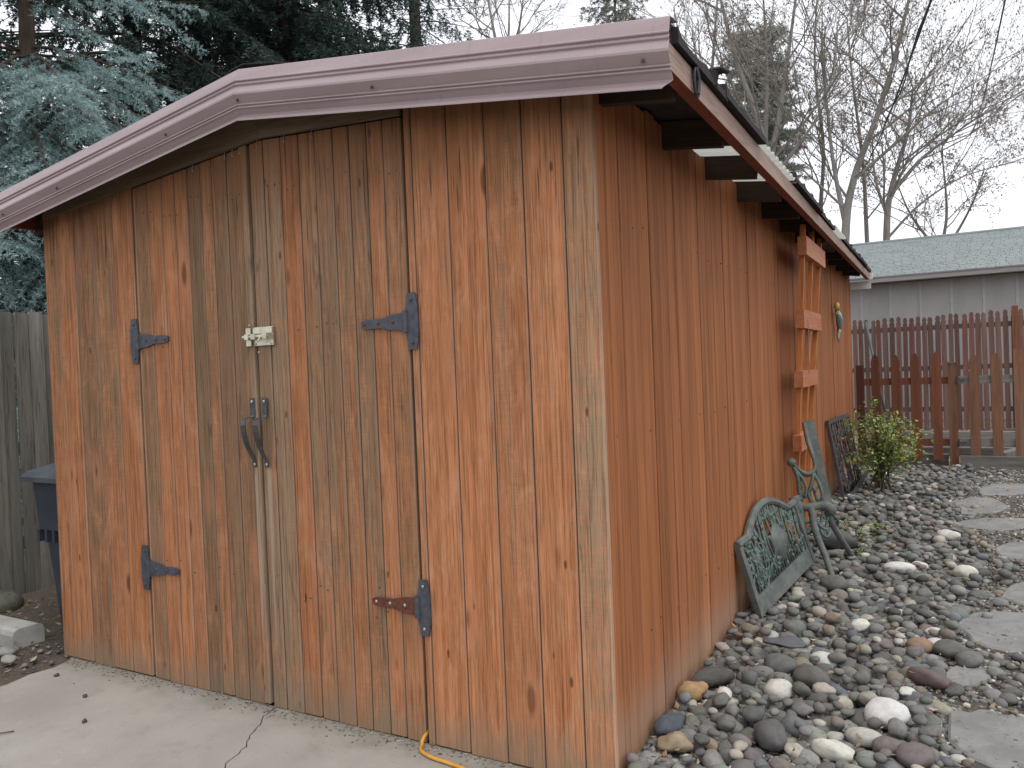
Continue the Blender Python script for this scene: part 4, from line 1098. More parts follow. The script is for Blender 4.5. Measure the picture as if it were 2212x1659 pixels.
for _ in range(350):
    x = rng.uniform(-4.2, -1.05); y = 2.485 - abs(rng.gauss(0, .05)); a = rng.uniform(.002, .006); gv.append((x, y, .002, a, a * .8, a * .6, rng.uniform(0, 3), 0, jit(PAL[0][0], .5)))
for _ in range(500):
    x = rng.uniform(-6, -4.25); y = rng.uniform(1.3, 2.6)
    a = rng.uniform(.006, .022); gv.append((x, y, 0.0, a, a * .8, a * .6, rng.uniform(0, 3), 0, jit(PAL[0][0], .4)))
mass('gravel', gv, 1, M_STONEV, 'small grey gravel and pebbles between the flagstones of the path')
for i, (x, y, L_, c, lb) in enumerate(((-4.48, 2.30, .13, (.30, .29, .25), 'pale stone nearest the slab, left of the shed'), (-4.62, 2.36, .16, (.26, .26, .235), 'long pale stone in front of the concrete curb'), (-4.42, 2.12, .13, (.17, .165, .15), 'dark rounded stone at the left edge of the picture by the slab'), (-4.75, 2.28, .12, (.22, .20, .17), 'brownish stone in front of the curb at the left edge'))):
    o = inst('stone', ROCKS[i], None, (x, y, .02), (.1, .1, .6 * i), (L_ * .36, L_ * .25, L_ * .16), (*c, 1)); tag(o, lb, 'stone')

# flagstone slabs
for poly, lb in FL:
    P = []
    for (a, b_) in zip(poly, poly[1:] + poly[:1]):
        for k in range(3): P.append((a[0] + (b_[0] - a[0]) * k / 3 + rng.uniform(-.014, .014), a[1] + (b_[1] - a[1]) * k / 3 + rng.uniform(-.022, .022)))
    n = len(P); cx = sum(p[0] for p in P) / n; cy = sum(p[1] for p in P) / n
    V = [(x, y, -.02) for x, y in P] + [(x, y, .018) for x, y in P] + [(cx + (x - cx) * .955, cy + (y - cy) * .955, .026 + rng.uniform(-.003, .003)) for x, y in P] + [(cx, cy, .027)]
    F = [tuple(range(n))[::-1]] + [(i, (i + 1) % n, n + (i + 1) % n, n + i) for i in range(n)] + [(n + i, n + (i + 1) % n, 2 * n + (i + 1) % n, 2 * n + i) for i in range(n)] + [(2 * n + i, 2 * n + (i + 1) % n, 3 * n) for i in range(n)]
    o = new('flagstone', V, F, M_FLAG); tag(o, lb, 'flagstone', 'flagstones of the garden path')

# dry leaves and needles
def scatter_leaves(name, pts, size, cols, label, mat=M_DRYLEAF, up=.5):
    P = []; C = []
    for (x, y, z) in pts:
        s_ = rng.uniform(*size); a = rng.uniform(0, 6.28); d = Vector((math.cos(a), math.sin(a), rng.uniform(-up, up))).normalized(); q = d.cross(Vector((rng.uniform(-.6, .6), rng.uniform(-.6, .6), 1))).normalized(); n_ = d.cross(q)
        p = Vector((x, y, z)); w = s_ * rng.uniform(.25, .42)
        P += [p - d * s_ * .5, p + q * w * .6 + n_ * s_ * .12, p + d * s_ * .5, p - q * w * .6 + n_ * s_ * .12]
        C.append(jit(rng.choice(cols), .3))
    o = tri_soup(name, np.array([tuple(v) for v in P]), mat, None, C, 4); tag(o, label, 'leaves', None, 'stuff'); return o
DRY = [(.30, .20, .12), (.22, .14, .085), (.36, .27, .18), (.16, .105, .07), (.34, .29, .22)]
pts = []
for _ in range(1300):
    y = 2.5 + 8.6 * rng.random(); x = rng.uniform(-1.0, .9)
    pts.append((x, y, bedz(x, y) + rng.uniform(.015, .06)))
for _ in range(160):
    y = 2.5 + 1.8 * rng.random(); x = -1.02 + abs(rng.gauss(0, .07)); pts.append((x, y, rng.uniform(.02, .06)))
crumbs = []
for _ in range(4200):
    y = 2.46 + 8.4 * rng.random() ** 1.6; x = rng.uniform(-1.03, .7); crumbs.append((x, y, bedz(x, y) + rng.uniform(.004, .035)))
scatter_leaves('leaf_litter', crumbs, (.006, .018), DRY, 'bark crumbs and broken leaf bits lodged in the gaps of the stone bed')
scatter_leaves('leaf_litter', pts, (.02, .045), DRY, 'curled dry brown leaves caught between the river stones')
scatter_leaves('leaf_litter', [(rng.uniform(-2.5, 3.2), rng.uniform(11.5, 16.8), rng.uniform(0, .03)) for _ in range(5500)], (.05, .10), DRY, 'dry fallen leaves covering the yard behind the picket fence')
scatter_leaves('leaf_litter', [(rng.uniform(-5.8, -4.22), rng.uniform(1.5, 3.4), rng.uniform(-.005, .025)) for _ in range(420)], (.02, .05), DRY, 'dry leaves and bark scraps on the soil left of the slab')
scatter_leaves('leaf_litter', [(rng.uniform(-4.2, -1.05), 2.487 - abs(rng.gauss(0, .035)), .004 + rng.uniform(0, .005)) for _ in range(420)], (.006, .02), DRY, 'bark crumbs and leaf scraps along the foot of the doors', M_DRYLEAF, .2)
# bits on the slab
for i, (x, y, lb) in enumerate(((-3.62, 2.19, 'dark pine cone scrap on the slab left of the crack'), (-4.02, 2.29, 'small dark clod on the left end of the slab'), (-3.35, 2.02, 'dark bark chip on the slab towards the camera'))):
    o = inst('bark_chip', FLAKE, None, (x, y, .009), (.2, .1, i), (.014, .010, .007), (.09, .075, .065, 1)); tag(o, lb, 'debris')
b = B(); b.tube([(-3.62, 1.72, .006), (-3.58, 1.78, .01), (-3.55, 1.83, .006)], .003, 5); o = b.make('twig', M_STEM); tag(o, 'short twig lying on the concrete slab', 'twig')
# extension cord
b = B(); b.tube(bez([(-1.842, 2.53, .05), (-1.843, 2.475, .03), (-1.838, 2.455, .012), (-1.815, 2.42, .009), (-1.75, 2.395, .009), (-1.66, 2.385, .009), (-1.58, 2.37, .009), (-1.4, 2.31, .009), (-1.1, 2.1, .009), (-.8, 1.7, .009)], 60), .0075, 8)
o = b.make('extension_cord', M_CORD, None, True); tag(o, 'yellow orange extension cord running out from under the right door', 'cord')

# ================================================================== picket fence, post and gate
pf = empty('picket_fence', (-.4, 11.39, 0), 'short red brown picket fence joining the back corner of the shed', 'picket fence')
PO = Vector(pf.location)
def picket(w, z0, z1, t=.02):
    h = w / 2; k = z1
    half = [(h, z0), (h, k - .235), (h * .80, k - .215), (h * .72, k - .200), (h * .86, k - .18), (h * .98, k - .145), (h * .92, k - .10), (h * .66, k - .05), (h * .22, k - .008), (0, k)]
    poly = half + [(-x, z) for x, z in half[::-1][1:]]
    s_ = B(); s_.prism(poly[::-1], 0, t, 'y'); return s_
pk = picket(.112, .10, 1.50)
pkm = bpy.data.meshes.new('picket'); pkm.from_pydata(pk.V, [], pk.F); pkm.materials.append(M_PICK)
for i, x in enumerate((-.767, -.53, -.299, -.067)):
    o = inst('picket', pkm, pf, Vector((x, 11.36, rng.uniform(-.012, .012))) - PO, (0, rng.uniform(-.006, .006), 0))
    q = (.75, .85, .95, 1.1)[i]; o.color = (q, q, q, 1)
for z in (.33, 1.13):
    s_ = B(); s_.box(-.95, .065, 11.385, 11.425, z - .045, z + .045); o = s_.make('rail', M_PICK, pf); o.location = -PO
s_ = B(); s_.box(-1.01, -.915, 11.345, 11.43, -.03, 1.36); o = s_.make('post', M_PICK, pf); o.location = -PO; o.color = (.5, .5, .55, 1)
s_ = B(); s_.box(.065, .165, 11.34, 11.44, -.05, 1.34); s_.prism([(.06, 1.34), (.17, 1.34), (.165, 1.362), (.065, 1.362)], 11.335, 11.445, 'y'); o = s_.make('post', M_GATEP, pf); o.location = -PO; o.color = (.72, .62, .55, 1)
gt = empty('garden_gate', (.6, 11.38, 0), 'faded brown picket gate with grey rails right of the fence post', 'gate')
gO = Vector(gt.location)
pk = picket(.112, .13, 1.455); pkm2 = bpy.data.meshes.new('picket'); pkm2.from_pydata(pk.V, [], pk.F); pkm2.materials.append(M_GATEP)
for i, x in enumerate((.352, .592, 1.06, 1.28)):
    o = inst('picket', pkm2, gt, Vector((x, 11.345, rng.uniform(-.01, .01))) - gO); q = rng.uniform(.85, 1.1); o.color = (q, q, q, 1)
s_ = B(); s_.box(.775, .955, 11.335, 11.365, .12, 1.50); o = s_.make('wide_picket', M_GATEP, gt); o.location = -gO
for z in (.33, 1.13):
    s_ = B(); s_.box(.19, 1.4, 11.372, 11.412, z - .05, z + .05); o = s_.make('rail', M_TIMBER, gt); o.location = -gO; o.color = (1.35, 1.35, 1.35, 1)
    s_ = B(); s_.box(.15, .26, 11.33, 11.339, z - .02, z + .02); s_.tube([(.175, 11.328, z - .05), (.175, 11.328, z + .05)], .01, 8); o = s_.make('gate_hinge', M_IRON, gt); o.location = -gO
# timbers
for i, (x0, x1, y0, y1, z0, z1, lb) in enumerate(((-.92, .05, 11.45, 11.57, -.03, .165, 'grey landscape timber under the red brown pickets'), (.18, 1.9, 11.27, 11.33, -.03, .17, 'grey landscape timber lying in front of the gate foot'),
        (-.4, 1.7, 12.55, 12.70, 0, .14, 'weathered plank edging behind the fence, nearest bed'), (-.6, 1.9, 13.6, 13.74, 0, .12, 'grey edging plank farther back behind the pickets'), (-.8, 2.0, 15.0, 15.15, 0, .15, 'pale plank edging at the foot of the far fence'))):
    s_ = B(); s_.box(x0, x1, y0, y1, z0, z1); o = s_.make('landscape_timber', M_TIMBER); tag(o, lb, 'timber'); q = (1, 1, .8, 1.2, 1.3)[i]; o.color = (q, q, q, 1)
s_ = B(); s_.beam((.62, 11.75, .12), (1.45, 13.2, .16), .14, .09); o = s_.make('landscape_timber', M_TIMBER); tag(o, 'grey board lying at a slant behind the gate', 'timber')
s_ = B(); s_.tube([(-.62, 12.7, 0), (-.80, 12.75, .9), (-.98, 12.8, 2.0)], .018, 8); o = s_.make('leaning_pole', M_POLE, None, True); tag(o, 'thin slate coloured pole leaning behind the picket fence', 'pole')

# far picket fence
ff = empty('stockade_fence', (0, 17, 0), 'far brown dog eared picket fence before the grey house', 'fence')
FO = Vector(ff.location)
def dog(w, top):
    s_ = B(); h = w / 2; s_.prism([(-h, 0), (-h, top - .13), (-h * .72, top - .10), (-h * .95, top - .05), (-h * .5, top), (h * .5, top), (h * .95, top - .05), (h * .72, top - .10), (h, top - .13), (h, 0)], 0, .018, 'y'); return s_
d_ = dog(.088, 2.205); dme = bpy.data.meshes.new('picket'); dme.from_pydata(d_.V, [], d_.F); dme.materials.append(M_FARP)
x = -4.2; i = 0
while x < 3.4:
    st = .025 if x > .15 else 0
    o = inst('picket', dme, ff, Vector((x, 17 + rng.uniform(0, .006), rng.uniform(-.025, .02) + st)) - FO, (0, rng.uniform(-.008, .008), 0), (rng.uniform(.9, 1.08), 1, 1))
    q = rng.uniform(.75, 1.25); o.color = (q * (1.25 if rng.random() < .12 else 1), q, q, 1); x += .112; i += 1
for z in (.4, 1.2, 1.98):
    s_ = B(); s_.box(-4.3, 3.5, 17.02, 17.06, z - .045, z + .045); o = s_.make('rail', M_FARP, ff); o.location = -FO
s_ = B(); s_.box(1.155, 1.255, 16.93, 17.0, 0, 2.30); o = s_.make('post', M_PICK, ff); o.location = -FO; o.color = (1.1, 1.2, 1.2, 1)

# ================================================================== neighbour's house
nh = empty('neighbour_house', (1, 21, 0), 'low grey house with green grey shingle roof behind the far fence', 'house')
NO = Vector(nh.location)
nx0, nx1 = -4.0, 8.0; ya = 19.6
pm = B(); pm.box(0, .565, 0, .03, 0, 3.12); pme = bpy.data.meshes.new('wall_panel'); pme.from_pydata(pm.V, [], pm.F); pme.materials.append(M_NWALL)
bm_ = B(); bm_.box(-.024, .024, 0, .028, 0, 3.12); bme = bpy.data.meshes.new('batten'); bme.from_pydata(bm_.V, [], bm_.F); bme.materials.append(M_NBAT)
x = nx0
while x < nx1:
    inst('wall_panel', pme, nh, Vector((x + .02, ya, 0)) - NO); inst('batten', bme, nh, Vector((x, ya - .012, 0)) - NO); x += .605
b = B(); b.box(nx0, nx1, ya + .035, 25.5, 0, 3.1); o = b.make('house_core', M_NWALL, nh); o.location = -NO
b = B(); gz = 3.19
b.prism([(19.10, gz - .075), (19.22, gz - .075), (19.22, gz + .05), (19.085, gz + .05), (19.085, gz + .035), (19.10, gz)], nx0 - .3, nx1 + .3, 'x'); o = b.make('gutter', M_GUTTER, nh); o.location = -NO
b = B(); b.box(nx0 - .3, nx1 + .3, 19.225, ya, gz - .06, gz - .03); o = b.make('soffit', M_NWALL, nh); o.location = -NO
y0r, z0r, y1r, z1r = 19.14, gz + .055, 22.5, 4.43
sl = math.hypot(y1r - y0r, z1r - z0r); dy, dz = (y1r - y0r) / sl, (z1r - z0r) / sl
b = B(); b.prism([(y0r, z0r - .03), (y1r, z1r - .03), (25.9, gz), (25.9, gz - .06), (y0r, z0r - .08)], nx0 - .3, nx1 + .3, 'x'); o = b.make('roof_deck', M_SHING, nh); o.location = -NO
ncrs = 25
for r_ in range(ncrs):
    t0 = sl * r_ / ncrs; t1 = sl * (r_ + 1) / ncrs + .02; s_ = B(); x = nx0 - .3 - (r_ % 3) * .11
    while x < nx1 + .3:
        w = rng.choice((.16, .19, .22, .26)); h = rng.choice((.005, .006, .008)); lo_ = t0 - rng.choice((0, 0, .004))
        P = []
        for t, e in ((lo_, h), (t1, .002)):
            for xx in (x + .004, x + w - .004): P.append((xx, y0r + dy * t - dz * e, z0r + dz * t + dy * e))
        for t in (lo_, t1):
            for xx in (x + .004, x + w - .004): P.append((xx, y0r + dy * t + dz * .02, z0r + dz * t - dy * .02))
        s_.add(P, [(0, 1, 3, 2), (0, 4, 5, 1), (0, 2, 6, 4), (1, 5, 7, 3)]); x += w
    o = s_.make('shingle_course', M_SHING, nh); o.location = -NO
b = B(); b.tube([(nx0 - .3, y1r, z1r + .0), (nx1 + .3, y1r, z1r)], .05, 8, True); o = b.make('ridge_shingles', M_SHING, nh); o.location = -NO

# ================================================================== foliage
def needles(segs, per_m, ln, wd, c_lo, c_hi, name, parent, seed=1):
    """segs: (n,6) twig segments -> tufts of needle triangles around them"""
    g_ = np.random.default_rng(seed); segs = np.asarray(segs, np.float32)
    d = segs[:, 3:] - segs[:, :3]; L_ = np.linalg.norm(d, axis=1); cnt = np.maximum(2, (L_ * per_m).astype(int))
    idx = np.repeat(np.arange(len(segs)), cnt); n = len(idx)
    t = g_.random(n)[:, None]; p = segs[idx, :3] + d[idx] * t; dd = d[idx] / (L_[idx][:, None] + 1e-6)
    r_ = g_.normal(size=(n, 3)); r_ -= dd * (r_ * dd).sum(1)[:, None]; r_ /= np.linalg.norm(r_, axis=1)[:, None] + 1e-6
    nd = dd * g_.uniform(.35, .9, (n, 1)) + r_; nd /= np.linalg.norm(nd, axis=1)[:, None]
    s_ = np.cross(nd, g_.normal(size=(n, 3))); s_ /= np.linalg.norm(s_, axis=1)[:, None] + 1e-6
    l_ = ln * g_.uniform(.7, 1.25, (n, 1))
    P = np.stack([p - s_ * wd / 2, p + s_ * wd / 2, p + nd * l_], 1).reshape(-1, 3)
    tw = g_.random(len(segs))[idx][:, None] * .75 + .25 * g_.random((n, 1))
    C = np.array(c_lo) * (1 - tw) + np.array(c_hi) * tw
    return tri_soup(name, P, M_NEEDLE, parent, C, 3)
def conifer(name, label, cat, x, y, H, Rb, z0, z1, dz, nl, per_m, ln, wd, clo, chi, droop, seed, group=None, lim=None, sub=.11, shape=.8, trunk_r=.2, hang=0.0, lean=(0, 0), zsp=99):
    r_ = random.Random(seed); root = empty(name, (x, y, 0), label, cat, group)
    tb = B(); tb.tube([(lean[0] * k / 10, lean[1] * k / 10, H * k / 10) for k in range(11)], [trunk_r * (1 - .93 * k / 10) for k in range(11)], 10); tb.make('trunk', M_BARK, root, True)
    segs = []; wood = B(); z = z0; ph = r_.random() * 6
    while z < z1:
        Rz = Rb * max(.05, (1 - z / H)) ** shape
        for k in range(nl):
            az = ph + 2 * math.pi * k / nl + r_.uniform(-.35, .35)
            if lim and not lim(az, z): continue
            Ln = Rz * r_.uniform(.72, 1.12); zz = z + r_.uniform(-.5, .5) * dz
            ca, sa = math.cos(az), math.sin(az); pts = []; N = max(5, int(Ln / .3))
            up0 = r_.uniform(-.15, .3); dr_ = droop * r_.uniform(.4, 1.6)
            for i in range(N + 1):
                t = i / N; rr_ = Ln * t
                pts.append(Vector((ca * rr_ + lean[0] * zz / H, sa * rr_ + lean[1] * zz / H, zz + up0 * rr_ - dr_ * Ln * (t ** 1.5) * .45 + .22 * dr_ * Ln * max(0, t - .6) ** 1.4)))
            wood.tube(pts, [.028 * (1 - .85 * i / N) * max(.5, Ln / 3) for i in range(N + 1)], 4, False)
            step_ = sub; dpos = Ln * .16; sd = 1
            while dpos < Ln:
                t = dpos / Ln; i = min(N - 1, int(t * N)); f_ = t * N - i; p = pts[i].lerp(pts[i + 1], f_); tang = (pts[i + 1] - pts[i]).normalized()
                side = tang.cross(Vector((0, 0, 1))).normalized() * sd
                bl = (Ln * .34 * (1 - t) ** .75 + .10) * r_.uniform(.6, 1.2) * min(1, .45 + 2.2 * t)
                q = p.copy(); dirv = (tang * .75 + side * r_.uniform(.6, 1.0) + Vector((0, 0, r_.uniform(-.25, .12) - hang))).normalized()
                m_ = max(2, int(bl / .11)); ss = -1
                for j in range(m_):
                    dirv = (dirv + Vector((r_.uniform(-.1, .1), r_.uniform(-.1, .1), -.06 - hang * .35 + r_.uniform(-.05, .05)))).normalized()
                    q2 = q + dirv * (bl / m_); segs.append((*q, *q2))
                    for _ in range(2):
                        ss = -ss; sv = dirv.cross(Vector((0, 0, 1))); sv = sv.normalized() * ss if sv.length > 1e-4 else Vector((ss, 0, 0))
                        tl = r_.uniform(.07, .16) * (1 - .5 * j / m_); e = q2 + (dirv * .8 + sv * .8 + Vector((0, 0, r_.uniform(-.35, .15) - hang * .8))).normalized() * tl
                        segs.append((*q2, *e))
                    q = q2
                sd = -sd; dpos += step_ * r_.uniform(.7, 1.3)
            segs.append((*pts[-2], *pts[-1]))
        z += dz * r_.uniform(.85, 1.15) * (1 if z < zsp else 3.2); ph += .9
    lo_ = wood.make('limbs', M_BARK, root, True); lo_['kind'] = 'stuff'
    nd = needles(segs, per_m, ln, wd, clo, chi, 'needles', root, seed); nd['kind'] = 'stuff'
    return root, len(nd.data.polygons)
tot = []
vis = lambda az, z: math.cos(az - (-.62)) > -.15         # limbs on the shed side of the crown (the far side is never seen)
_, n = conifer('blue_spruce', 'blue spruce with silvery needles reaching over the left end of the shed roof', 'spruce', -10.6, 5.9, 14, 4.1, 1.2, 13.2, .25, 12, 135, .044, .013, (.16, .245, .24), (.44, .56, .55), 1.05, 3, None, vis, .12, .75, .16, .12, (.7, 0), 5.6); tot.append(n)
dk = ((.024, .042, .033), (.072, .115, .094))
_, n = conifer('spruce_tree', 'dark drooping spruce behind the ridge of the shed roof', 'spruce', -11.3, 11.6, 21, 3.9, 5.0, 13.4, .36, 12, 66, .085, .028, *dk, .8, 5, 'dark conifers behind the shed', lambda az, z: math.cos(az + .8) > -.5, .17, .55, .3, .45); tot.append(n)
_, n = conifer('spruce_tree', 'dark spruce at the upper left edge behind the blue spruce', 'spruce', -13.6, 9.8, 20, 5.4, 2.0, 12.4, .42, 11, 60, .085, .028, *dk, .8, 8, 'dark conifers behind the shed', lambda az, z: math.cos(az + .6) > -.4, .19, .55, .3, .35); tot.append(n)
_, n = conifer('spruce_tree', 'sparse drooping conifer edge against the sky right of the dark spruce', 'spruce', -11.6, 16.5, 22, 3.0, 7.5, 15.0, .55, 8, 55, .09, .02, *dk, .9, 15, 'dark conifers behind the shed', None, .22, .6, .26, .7); tot.append(n)
_, n = conifer('spruce_tree', 'dark evergreen filling the gap behind the blue spruce', 'spruce', -13.9, 14.6, 20, 4.4, 4.0, 14.5, .50, 10, 50, .10, .034, *dk, .8, 21, 'dark conifers behind the shed', lambda az, z: math.cos(az + .9) > -.4, .20, .55, .3, .4); tot.append(n)
_, n = conifer('spruce_tree', 'dark evergreen at the left edge of the picture behind the grey fence', 'spruce', -13.2, 5.4, 17, 3.8, .8, 9.5, .45, 9, 60, .075, .02, *dk, .8, 27, 'dark conifers behind the shed', lambda az, z: math.cos(az + .5) > -.3, .18, .6, .25, .3); tot.append(n)
_, n = conifer('spruce_tree', 'distant dark evergreen closing the view left of the drooping spruce', 'spruce', -19.5, 17.5, 22, 6.5, 5, 17, .7, 10, 36, .14, .04, *dk, .8, 29, 'dark conifers behind the shed', lambda az, z: math.cos(az + .8) > -.3, .3, .5, .3, .4); tot.append(n)
_, n = conifer('pine_tree', 'round headed grey green pine behind the bare trees', 'pine', -5.45, 28.5, 13.2, 2.1, 8.2, 13.1, .28, 11, 60, .15, .028, (.27, .29, .245), (.44, .455, .39), .1, 31, 'far grey conifers', None, .2, .22, .16, 0); tot.append(n)
_, n = conifer('pine_tree', 'grey green conifer top showing above the middle of the metal trim', 'pine', -11.2, 30, 19.5, 2.6, 13.2, 18.8, .38, 9, 50, .15, .028, (.18, .19, .155), (.32, .325, .27), .5, 33, 'far grey conifers', None, .24, .4, .16, .3); tot.append(n)
print('needle tris', tot)

# bare deciduous trees
def bare_tree(label, base, leaders, seed, r0=.14, tw=1.0, leafy=.35, depth=4, spread=.75, ln0=3.0):
    r_ = random.Random(seed); root = empty('bare_tree', base, label, 'bare tree', 'leafless trees beyond the neighbour house')
    tk = B(); tg = []; tips = []
    def grow(p, d, L_, rad, lev):
        n = 4 if lev < 3 else 3; pts = [p.copy()]; q = p.copy(); dd = d.copy()
        for i in range(n):
            dd = (dd + Vector((r_.gauss(0, .10), r_.gauss(0, .10), .055 + r_.gauss(0, .05)))).normalized(); q = q + dd * (L_ / n); pts.append(q.copy())
        if rad > .012: tk.tube(pts, [rad * (1 - .5 * i / n) for i in range(n + 1)], 5 if rad > .04 else 4, False)
        else: tg.append((pts, rad))
        if lev >= depth: tips.extend(pts[1:]); return
        kids = r_.choice((3, 4, 5)) if lev < depth - 1 else r_.choice((3, 4))
        for k in range(kids):
            t = .30 + .70 * (k + r_.random() * .8) / kids; i = min(n - 1, int(t * n)); pp = pts[i].lerp(pts[i + 1], min(1, t * n - i))
            ax = Vector((r_.gauss(0, 1), r_.gauss(0, 1), r_.gauss(0, .5))); ax = (ax - dd * ax.dot(dd)).normalized()
            nd = (dd + ax * r_.uniform(.45, 1.0) * spread * 1.5).normalized()
            grow(pp, nd, L_ * r_.uniform(.45, .72), rad * r_.uniform(.42, .6), lev + 1)
    bz = Vector(base)
    for lead, rad in leaders:
        P = [Vector(q) - bz for q in lead]; pts = bez(P, 5 * (len(P) - 1)); n = len(pts)
        tk.tube(pts, [rad * (1 - .78 * i / (n - 1)) for i in range(n)], 8, False)
        for i in range(int(n * .30), n):
            for _ in range(1 if r_.random() < .68 else 0):
                d = (pts[min(i + 1, n - 1)] - pts[max(0, i - 1)]).normalized(); a = r_.uniform(0, 6.28); ax = Vector((math.cos(a), math.sin(a), 0))
                grow(pts[i], (d * .75 + ax * spread).normalized(), ln0 * r_.uniform(.5, 1.1), rad * .30 * (1 - .5 * i / n) + .006, 1)
    tk.make('trunk', M_BBARK, root, True)
    tb = B()
    for pts, rad in tg: tb.tube(pts, [max(.0036, rad * (1 - .5 * i / (len(pts) - 1))) for i in range(len(pts))], 3, False)
    o = tb.make('twigs', M_BBARK, root); o['kind'] = 'stuff'
    P = []; C = []
    for t in tips:
        if r_.random() > leafy: continue
        for _ in range(r_.choice((1, 2, 3))):
            p = t + Vector((r_.gauss(0, .05), r_.gauss(0, .05), r_.gauss(0, .05) - .04)); s_ = r_.uniform(.035, .075); a = Vector((r_.gauss(0, 1), r_.gauss(0, 1), r_.gauss(0, 1))).normalized(); b_ = a.orthogonal().normalized()
            P += [p, p + a * s_ + b_ * s_ * .4, p + a * s_ * 1.8, p + a * s_ - b_ * s_ * .4]; C.append(jit((.23, .175, .14), .3))
    if P:
        o = tri_soup('dry_leaves', np.array([tuple(v + Vector((0, 0, 0))) for v in P]), M_DRYLEAF, root, C, 4); o['kind'] = 'stuff'
    return len(tb.F)
nt = 0
nt += bare_tree('bare tree with thick dark trunk leaning right above the house roof', (-2.65, 26, 0), [([(-2.65, 26, 0), (-2.5, 26, 5.0), (-2.2, 26, 6.9), (-1.5, 26, 8.7), (-.9, 26, 10.6), (-.4, 26, 12.6)], .15), ([(-2.45, 26, 5.4), (-2.75, 26, 7.4), (-2.9, 26, 9.4), (-3.0, 26, 11.6)], .08), ([(-2.2, 26, 6.9), (-1.0, 26.3, 7.9), (-.1, 26.6, 8.7), (.6, 26.8, 9.2)], .06)], 3, .15, 1, .35)
nt += bare_tree('bare tree with forked pale trunk at the right, nearest the end of the house roof', (-1.5, 27.5, 0), [([(-1.5, 27.5, 0), (-1.42, 27.5, 5.3), (-1.2, 27.5, 6.9), (-.75, 27.5, 8.4), (-.55, 27.5, 9.8)], .13), ([(-1.25, 27.5, 6.6), (-.4, 27.8, 7.6), (.4, 28, 8.2), (1.0, 28, 8.6)], .07), ([(-1.35, 27.5, 5.8), (-1.7, 27.5, 7.2), (-1.75, 27.5, 9.0)], .06), ([(-1.4, 27.5, 5.2), (-.5, 27.4, 6.1), (.5, 27.3, 6.7), (1.2, 27.2, 6.9)], .045)], 14, .13, 1, .5)
nt += bare_tree('slender bare tree between the two thicker trunks', (-2.0, 29, 0), [([(-2.0, 29, 0), (-2.1, 29, 5.4), (-2.15, 29, 8), (-2.4, 29, 11), (-2.5, 29, 13)], .09)], 25, .09, 1, .4)
nt += bare_tree('tall many stemmed bare tree in front of the round pine', (-4.6, 25, 0), [([(-4.6, 25, 0), (-4.55, 25, 6.8), (-4.7, 25, 8.6), (-5.4, 25, 11), (-5.9, 25, 13.5)], .17), ([(-4.55, 25, 7.2), (-4.1, 25, 9.2), (-3.7, 25, 11.5), (-3.3, 25, 14)], .10), ([(-4.6, 25, 8.0), (-4.5, 25.2, 10.5), (-4.6, 25.4, 14)], .08), ([(-4.45, 25, 7.0), (-3.2, 25, 8.5), (-2.4, 25, 9.8)], .06)], 36, .17, 1, .22)
nt += bare_tree('bare tree rising behind the right end of the metal trim', (-6.9, 27, 0), [([(-6.9, 27, 0), (-7.0, 27, 8.5), (-6.7, 27, 11), (-6.3, 27, 14.5)], .13), ([(-7.0, 27, 9), (-7.5, 27, 11.5), (-7.9, 27, 14)], .08)], 47, .13, 1, .15)
nt += bare_tree('low bare tree with fine twigs just above the ridge of the house roof', (.1, 31, 0), [([(.1, 31, 0), (.1, 31, 4.6), (.3, 31, 6.4), (.2, 31, 8.6)], .09), ([(.1, 31, 4.8), (.9, 31, 6.2), (1.5, 31, 7.6)], .06), ([(.1, 31, 4.9), (-.8, 31, 6.4), (-1.3, 31, 7.9)], .06)], 71, .09, 1, .5, 4, .75, 2.2)
nt += bare_tree('bare tree filling the sky between the round pine and the dark trunk', (-3.7, 30, 0), [([(-3.7, 30, 0), (-3.7, 30, 6), (-3.5, 30, 9), (-3.7, 30, 12), (-3.5, 30, 15)], .10)], 83, .1, 1, .3)
nt += bare_tree('fine bare treetop above the middle of the metal trim', (-14.6, 27, 0), [([(-14.6, 27, 0), (-14.8, 27, 12), (-15.2, 27, 15), (-15.6, 27, 17.5)], .13), ([(-14.7, 27, 12.2), (-14.1, 27, 14.6), (-13.6, 27, 17)], .08), ([(-14.8, 27, 12.5), (-14.5, 27, 15), (-14.4, 27, 17.8)], .07)], 58, .13, 1, .08)
print('twig faces', nt)

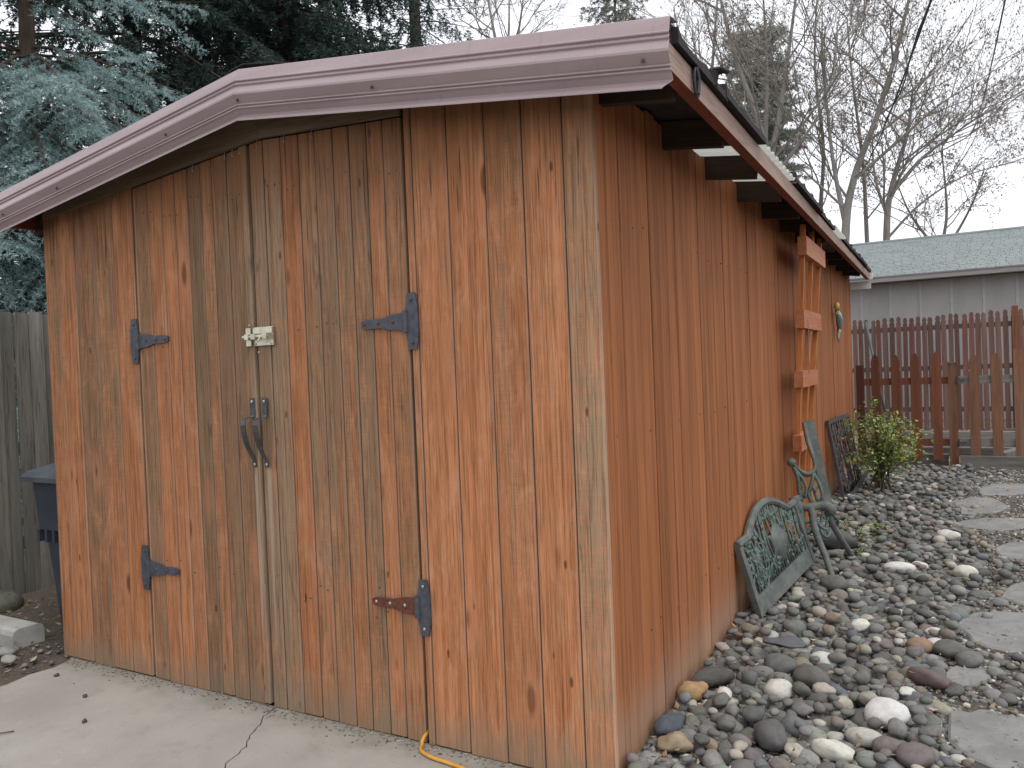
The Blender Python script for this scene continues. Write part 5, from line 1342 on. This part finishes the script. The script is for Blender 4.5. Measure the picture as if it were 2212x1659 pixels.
# shrub with yellowing leaves
sh = empty('shrub', (-.59, 9.0, 0), 'small green and yellow leaved shrub growing between the iron panel and the picket fence', 'shrub')
r_ = random.Random(5); st = B(); P = []; C = []; clumps = []
LC = [(.19, .29, .07), (.26, .35, .09), (.42, .42, .09), (.15, .25, .09), (.34, .40, .15), (.22, .32, .08)]
for k in range(46):
    a = r_.uniform(0, 6.28); rr_ = r_.uniform(.05, .36) ; h = r_.uniform(.35, .98) * (1.08 - rr_ * .9); b0 = Vector((r_.gauss(0, .05), r_.gauss(0, .05), 0)); tip = Vector((math.cos(a) * rr_, math.sin(a) * rr_, h)); mid = Vector((tip.x * .3, tip.y * .3, h * .6))
    pts = bez([b0, mid, tip, tip + Vector((math.cos(a) * .07, math.sin(a) * .07, -.07))], 9); st.tube(pts, [.006 - .004 * i / len(pts) for i in range(len(pts))], 4, False)
    for q in range(38):
        t = r_.uniform(.28, 1) ; i = min(len(pts) - 2, int(t * (len(pts) - 1))); p = pts[i].lerp(pts[i + 1], r_.random()) + Vector((r_.gauss(0, .045), r_.gauss(0, .045), r_.gauss(0, .04)))
        s_ = r_.uniform(.014, .029); an = Vector((r_.gauss(0, 1), r_.gauss(0, 1), r_.gauss(-.3, .6))).normalized(); pb_ = (an.cross(Vector((r_.gauss(0, .5), r_.gauss(0, .5), 1)))).normalized()
        P += [p, p + an * s_ + pb_ * s_ * .62, p + an * s_ * 2, p + an * s_ - pb_ * s_ * .62]; c = r_.choice(LC); f_ = r_.uniform(.75, 1.15); C.append(tuple(v * f_ for v in c))
st.make('stems', M_STEM, sh); o = tri_soup('foliage', np.array([tuple(v) for v in P]), M_LEAF, sh, C, 4); o['kind'] = 'stuff'
def weed(x, y, h, n, seed, label):
    r_ = random.Random(seed); root = empty('weed', (x, y, .0), label, 'weed'); st = B(); P = []; C = []
    for k in range(n):
        a = r_.uniform(0, 6.28); tip = Vector((math.cos(a) * h * .45, math.sin(a) * h * .45, h * r_.uniform(.5, 1.05))); st.tube([(0, 0, 0), tip * .5 + Vector((0, 0, .02)), tip], .003, 4)
        for q in range(4):
            s_ = r_.uniform(.018, .03); an = Vector((r_.gauss(0, 1), r_.gauss(0, 1), r_.gauss(.1, .3))).normalized(); pb_ = an.cross(Vector((0, 0, 1))).normalized(); p = tip - Vector((0, 0, .03 * q))
            P += [p, p + an * s_ + pb_ * s_ * .7, p + an * s_ * 1.9, p + an * s_ - pb_ * s_ * .7]; c = r_.choice(((.25, .38, .06), (.30, .42, .08), (.18, .32, .06))); C.append(c)
    st.make('stems', M_STEM, root); tri_soup('leaves', np.array([tuple(v) for v in P]), M_LEAF, root, C, 4)
weed(-.615, 6.45, .21, 7, 1, 'light green weed sprouting by the foot of the bench end')
weed(-.58, 6.05, .10, 4, 2, 'tiny light green weed between the bench end and the taller weed')
weed(-.46, 6.85, .13, 6, 3, 'low light green weed in the stones right of the bench end')
# grass blades at the curb
# ================================================================== overhead wires
def wire(label, p0, p1, sag, r_=.010, twist=False):
    p0, p1 = Vector(p0), Vector(p1); b = B(); pts = []
    for i in range(25):
        t = i / 24; p = p0.lerp(p1, t); p.z -= sag * 4 * t * (1 - t); pts.append(p)
    b.tube(pts, r_, 6)
    if twist: b.tube([p + Vector((.022 * math.cos(i * 1.3), 0, -.02 + .02 * math.sin(i * 1.3))) for i, p in enumerate(pts)], r_ * .8, 6)
    o = b.make('overhead_wire', M_WIRE, None, True); tag(o, label, 'wire', 'overhead wires'); return o
wire('twisted double service wire sloping down to the dark leaning trunk', (.11, 6.0, 4.15), (-2.15, 26, 7.0), .32, .010, True)
wire('single thin wire nearest the right edge of the sky', (.47, 6.0, 3.98), (.95, 28, 8.25), .30, .007)
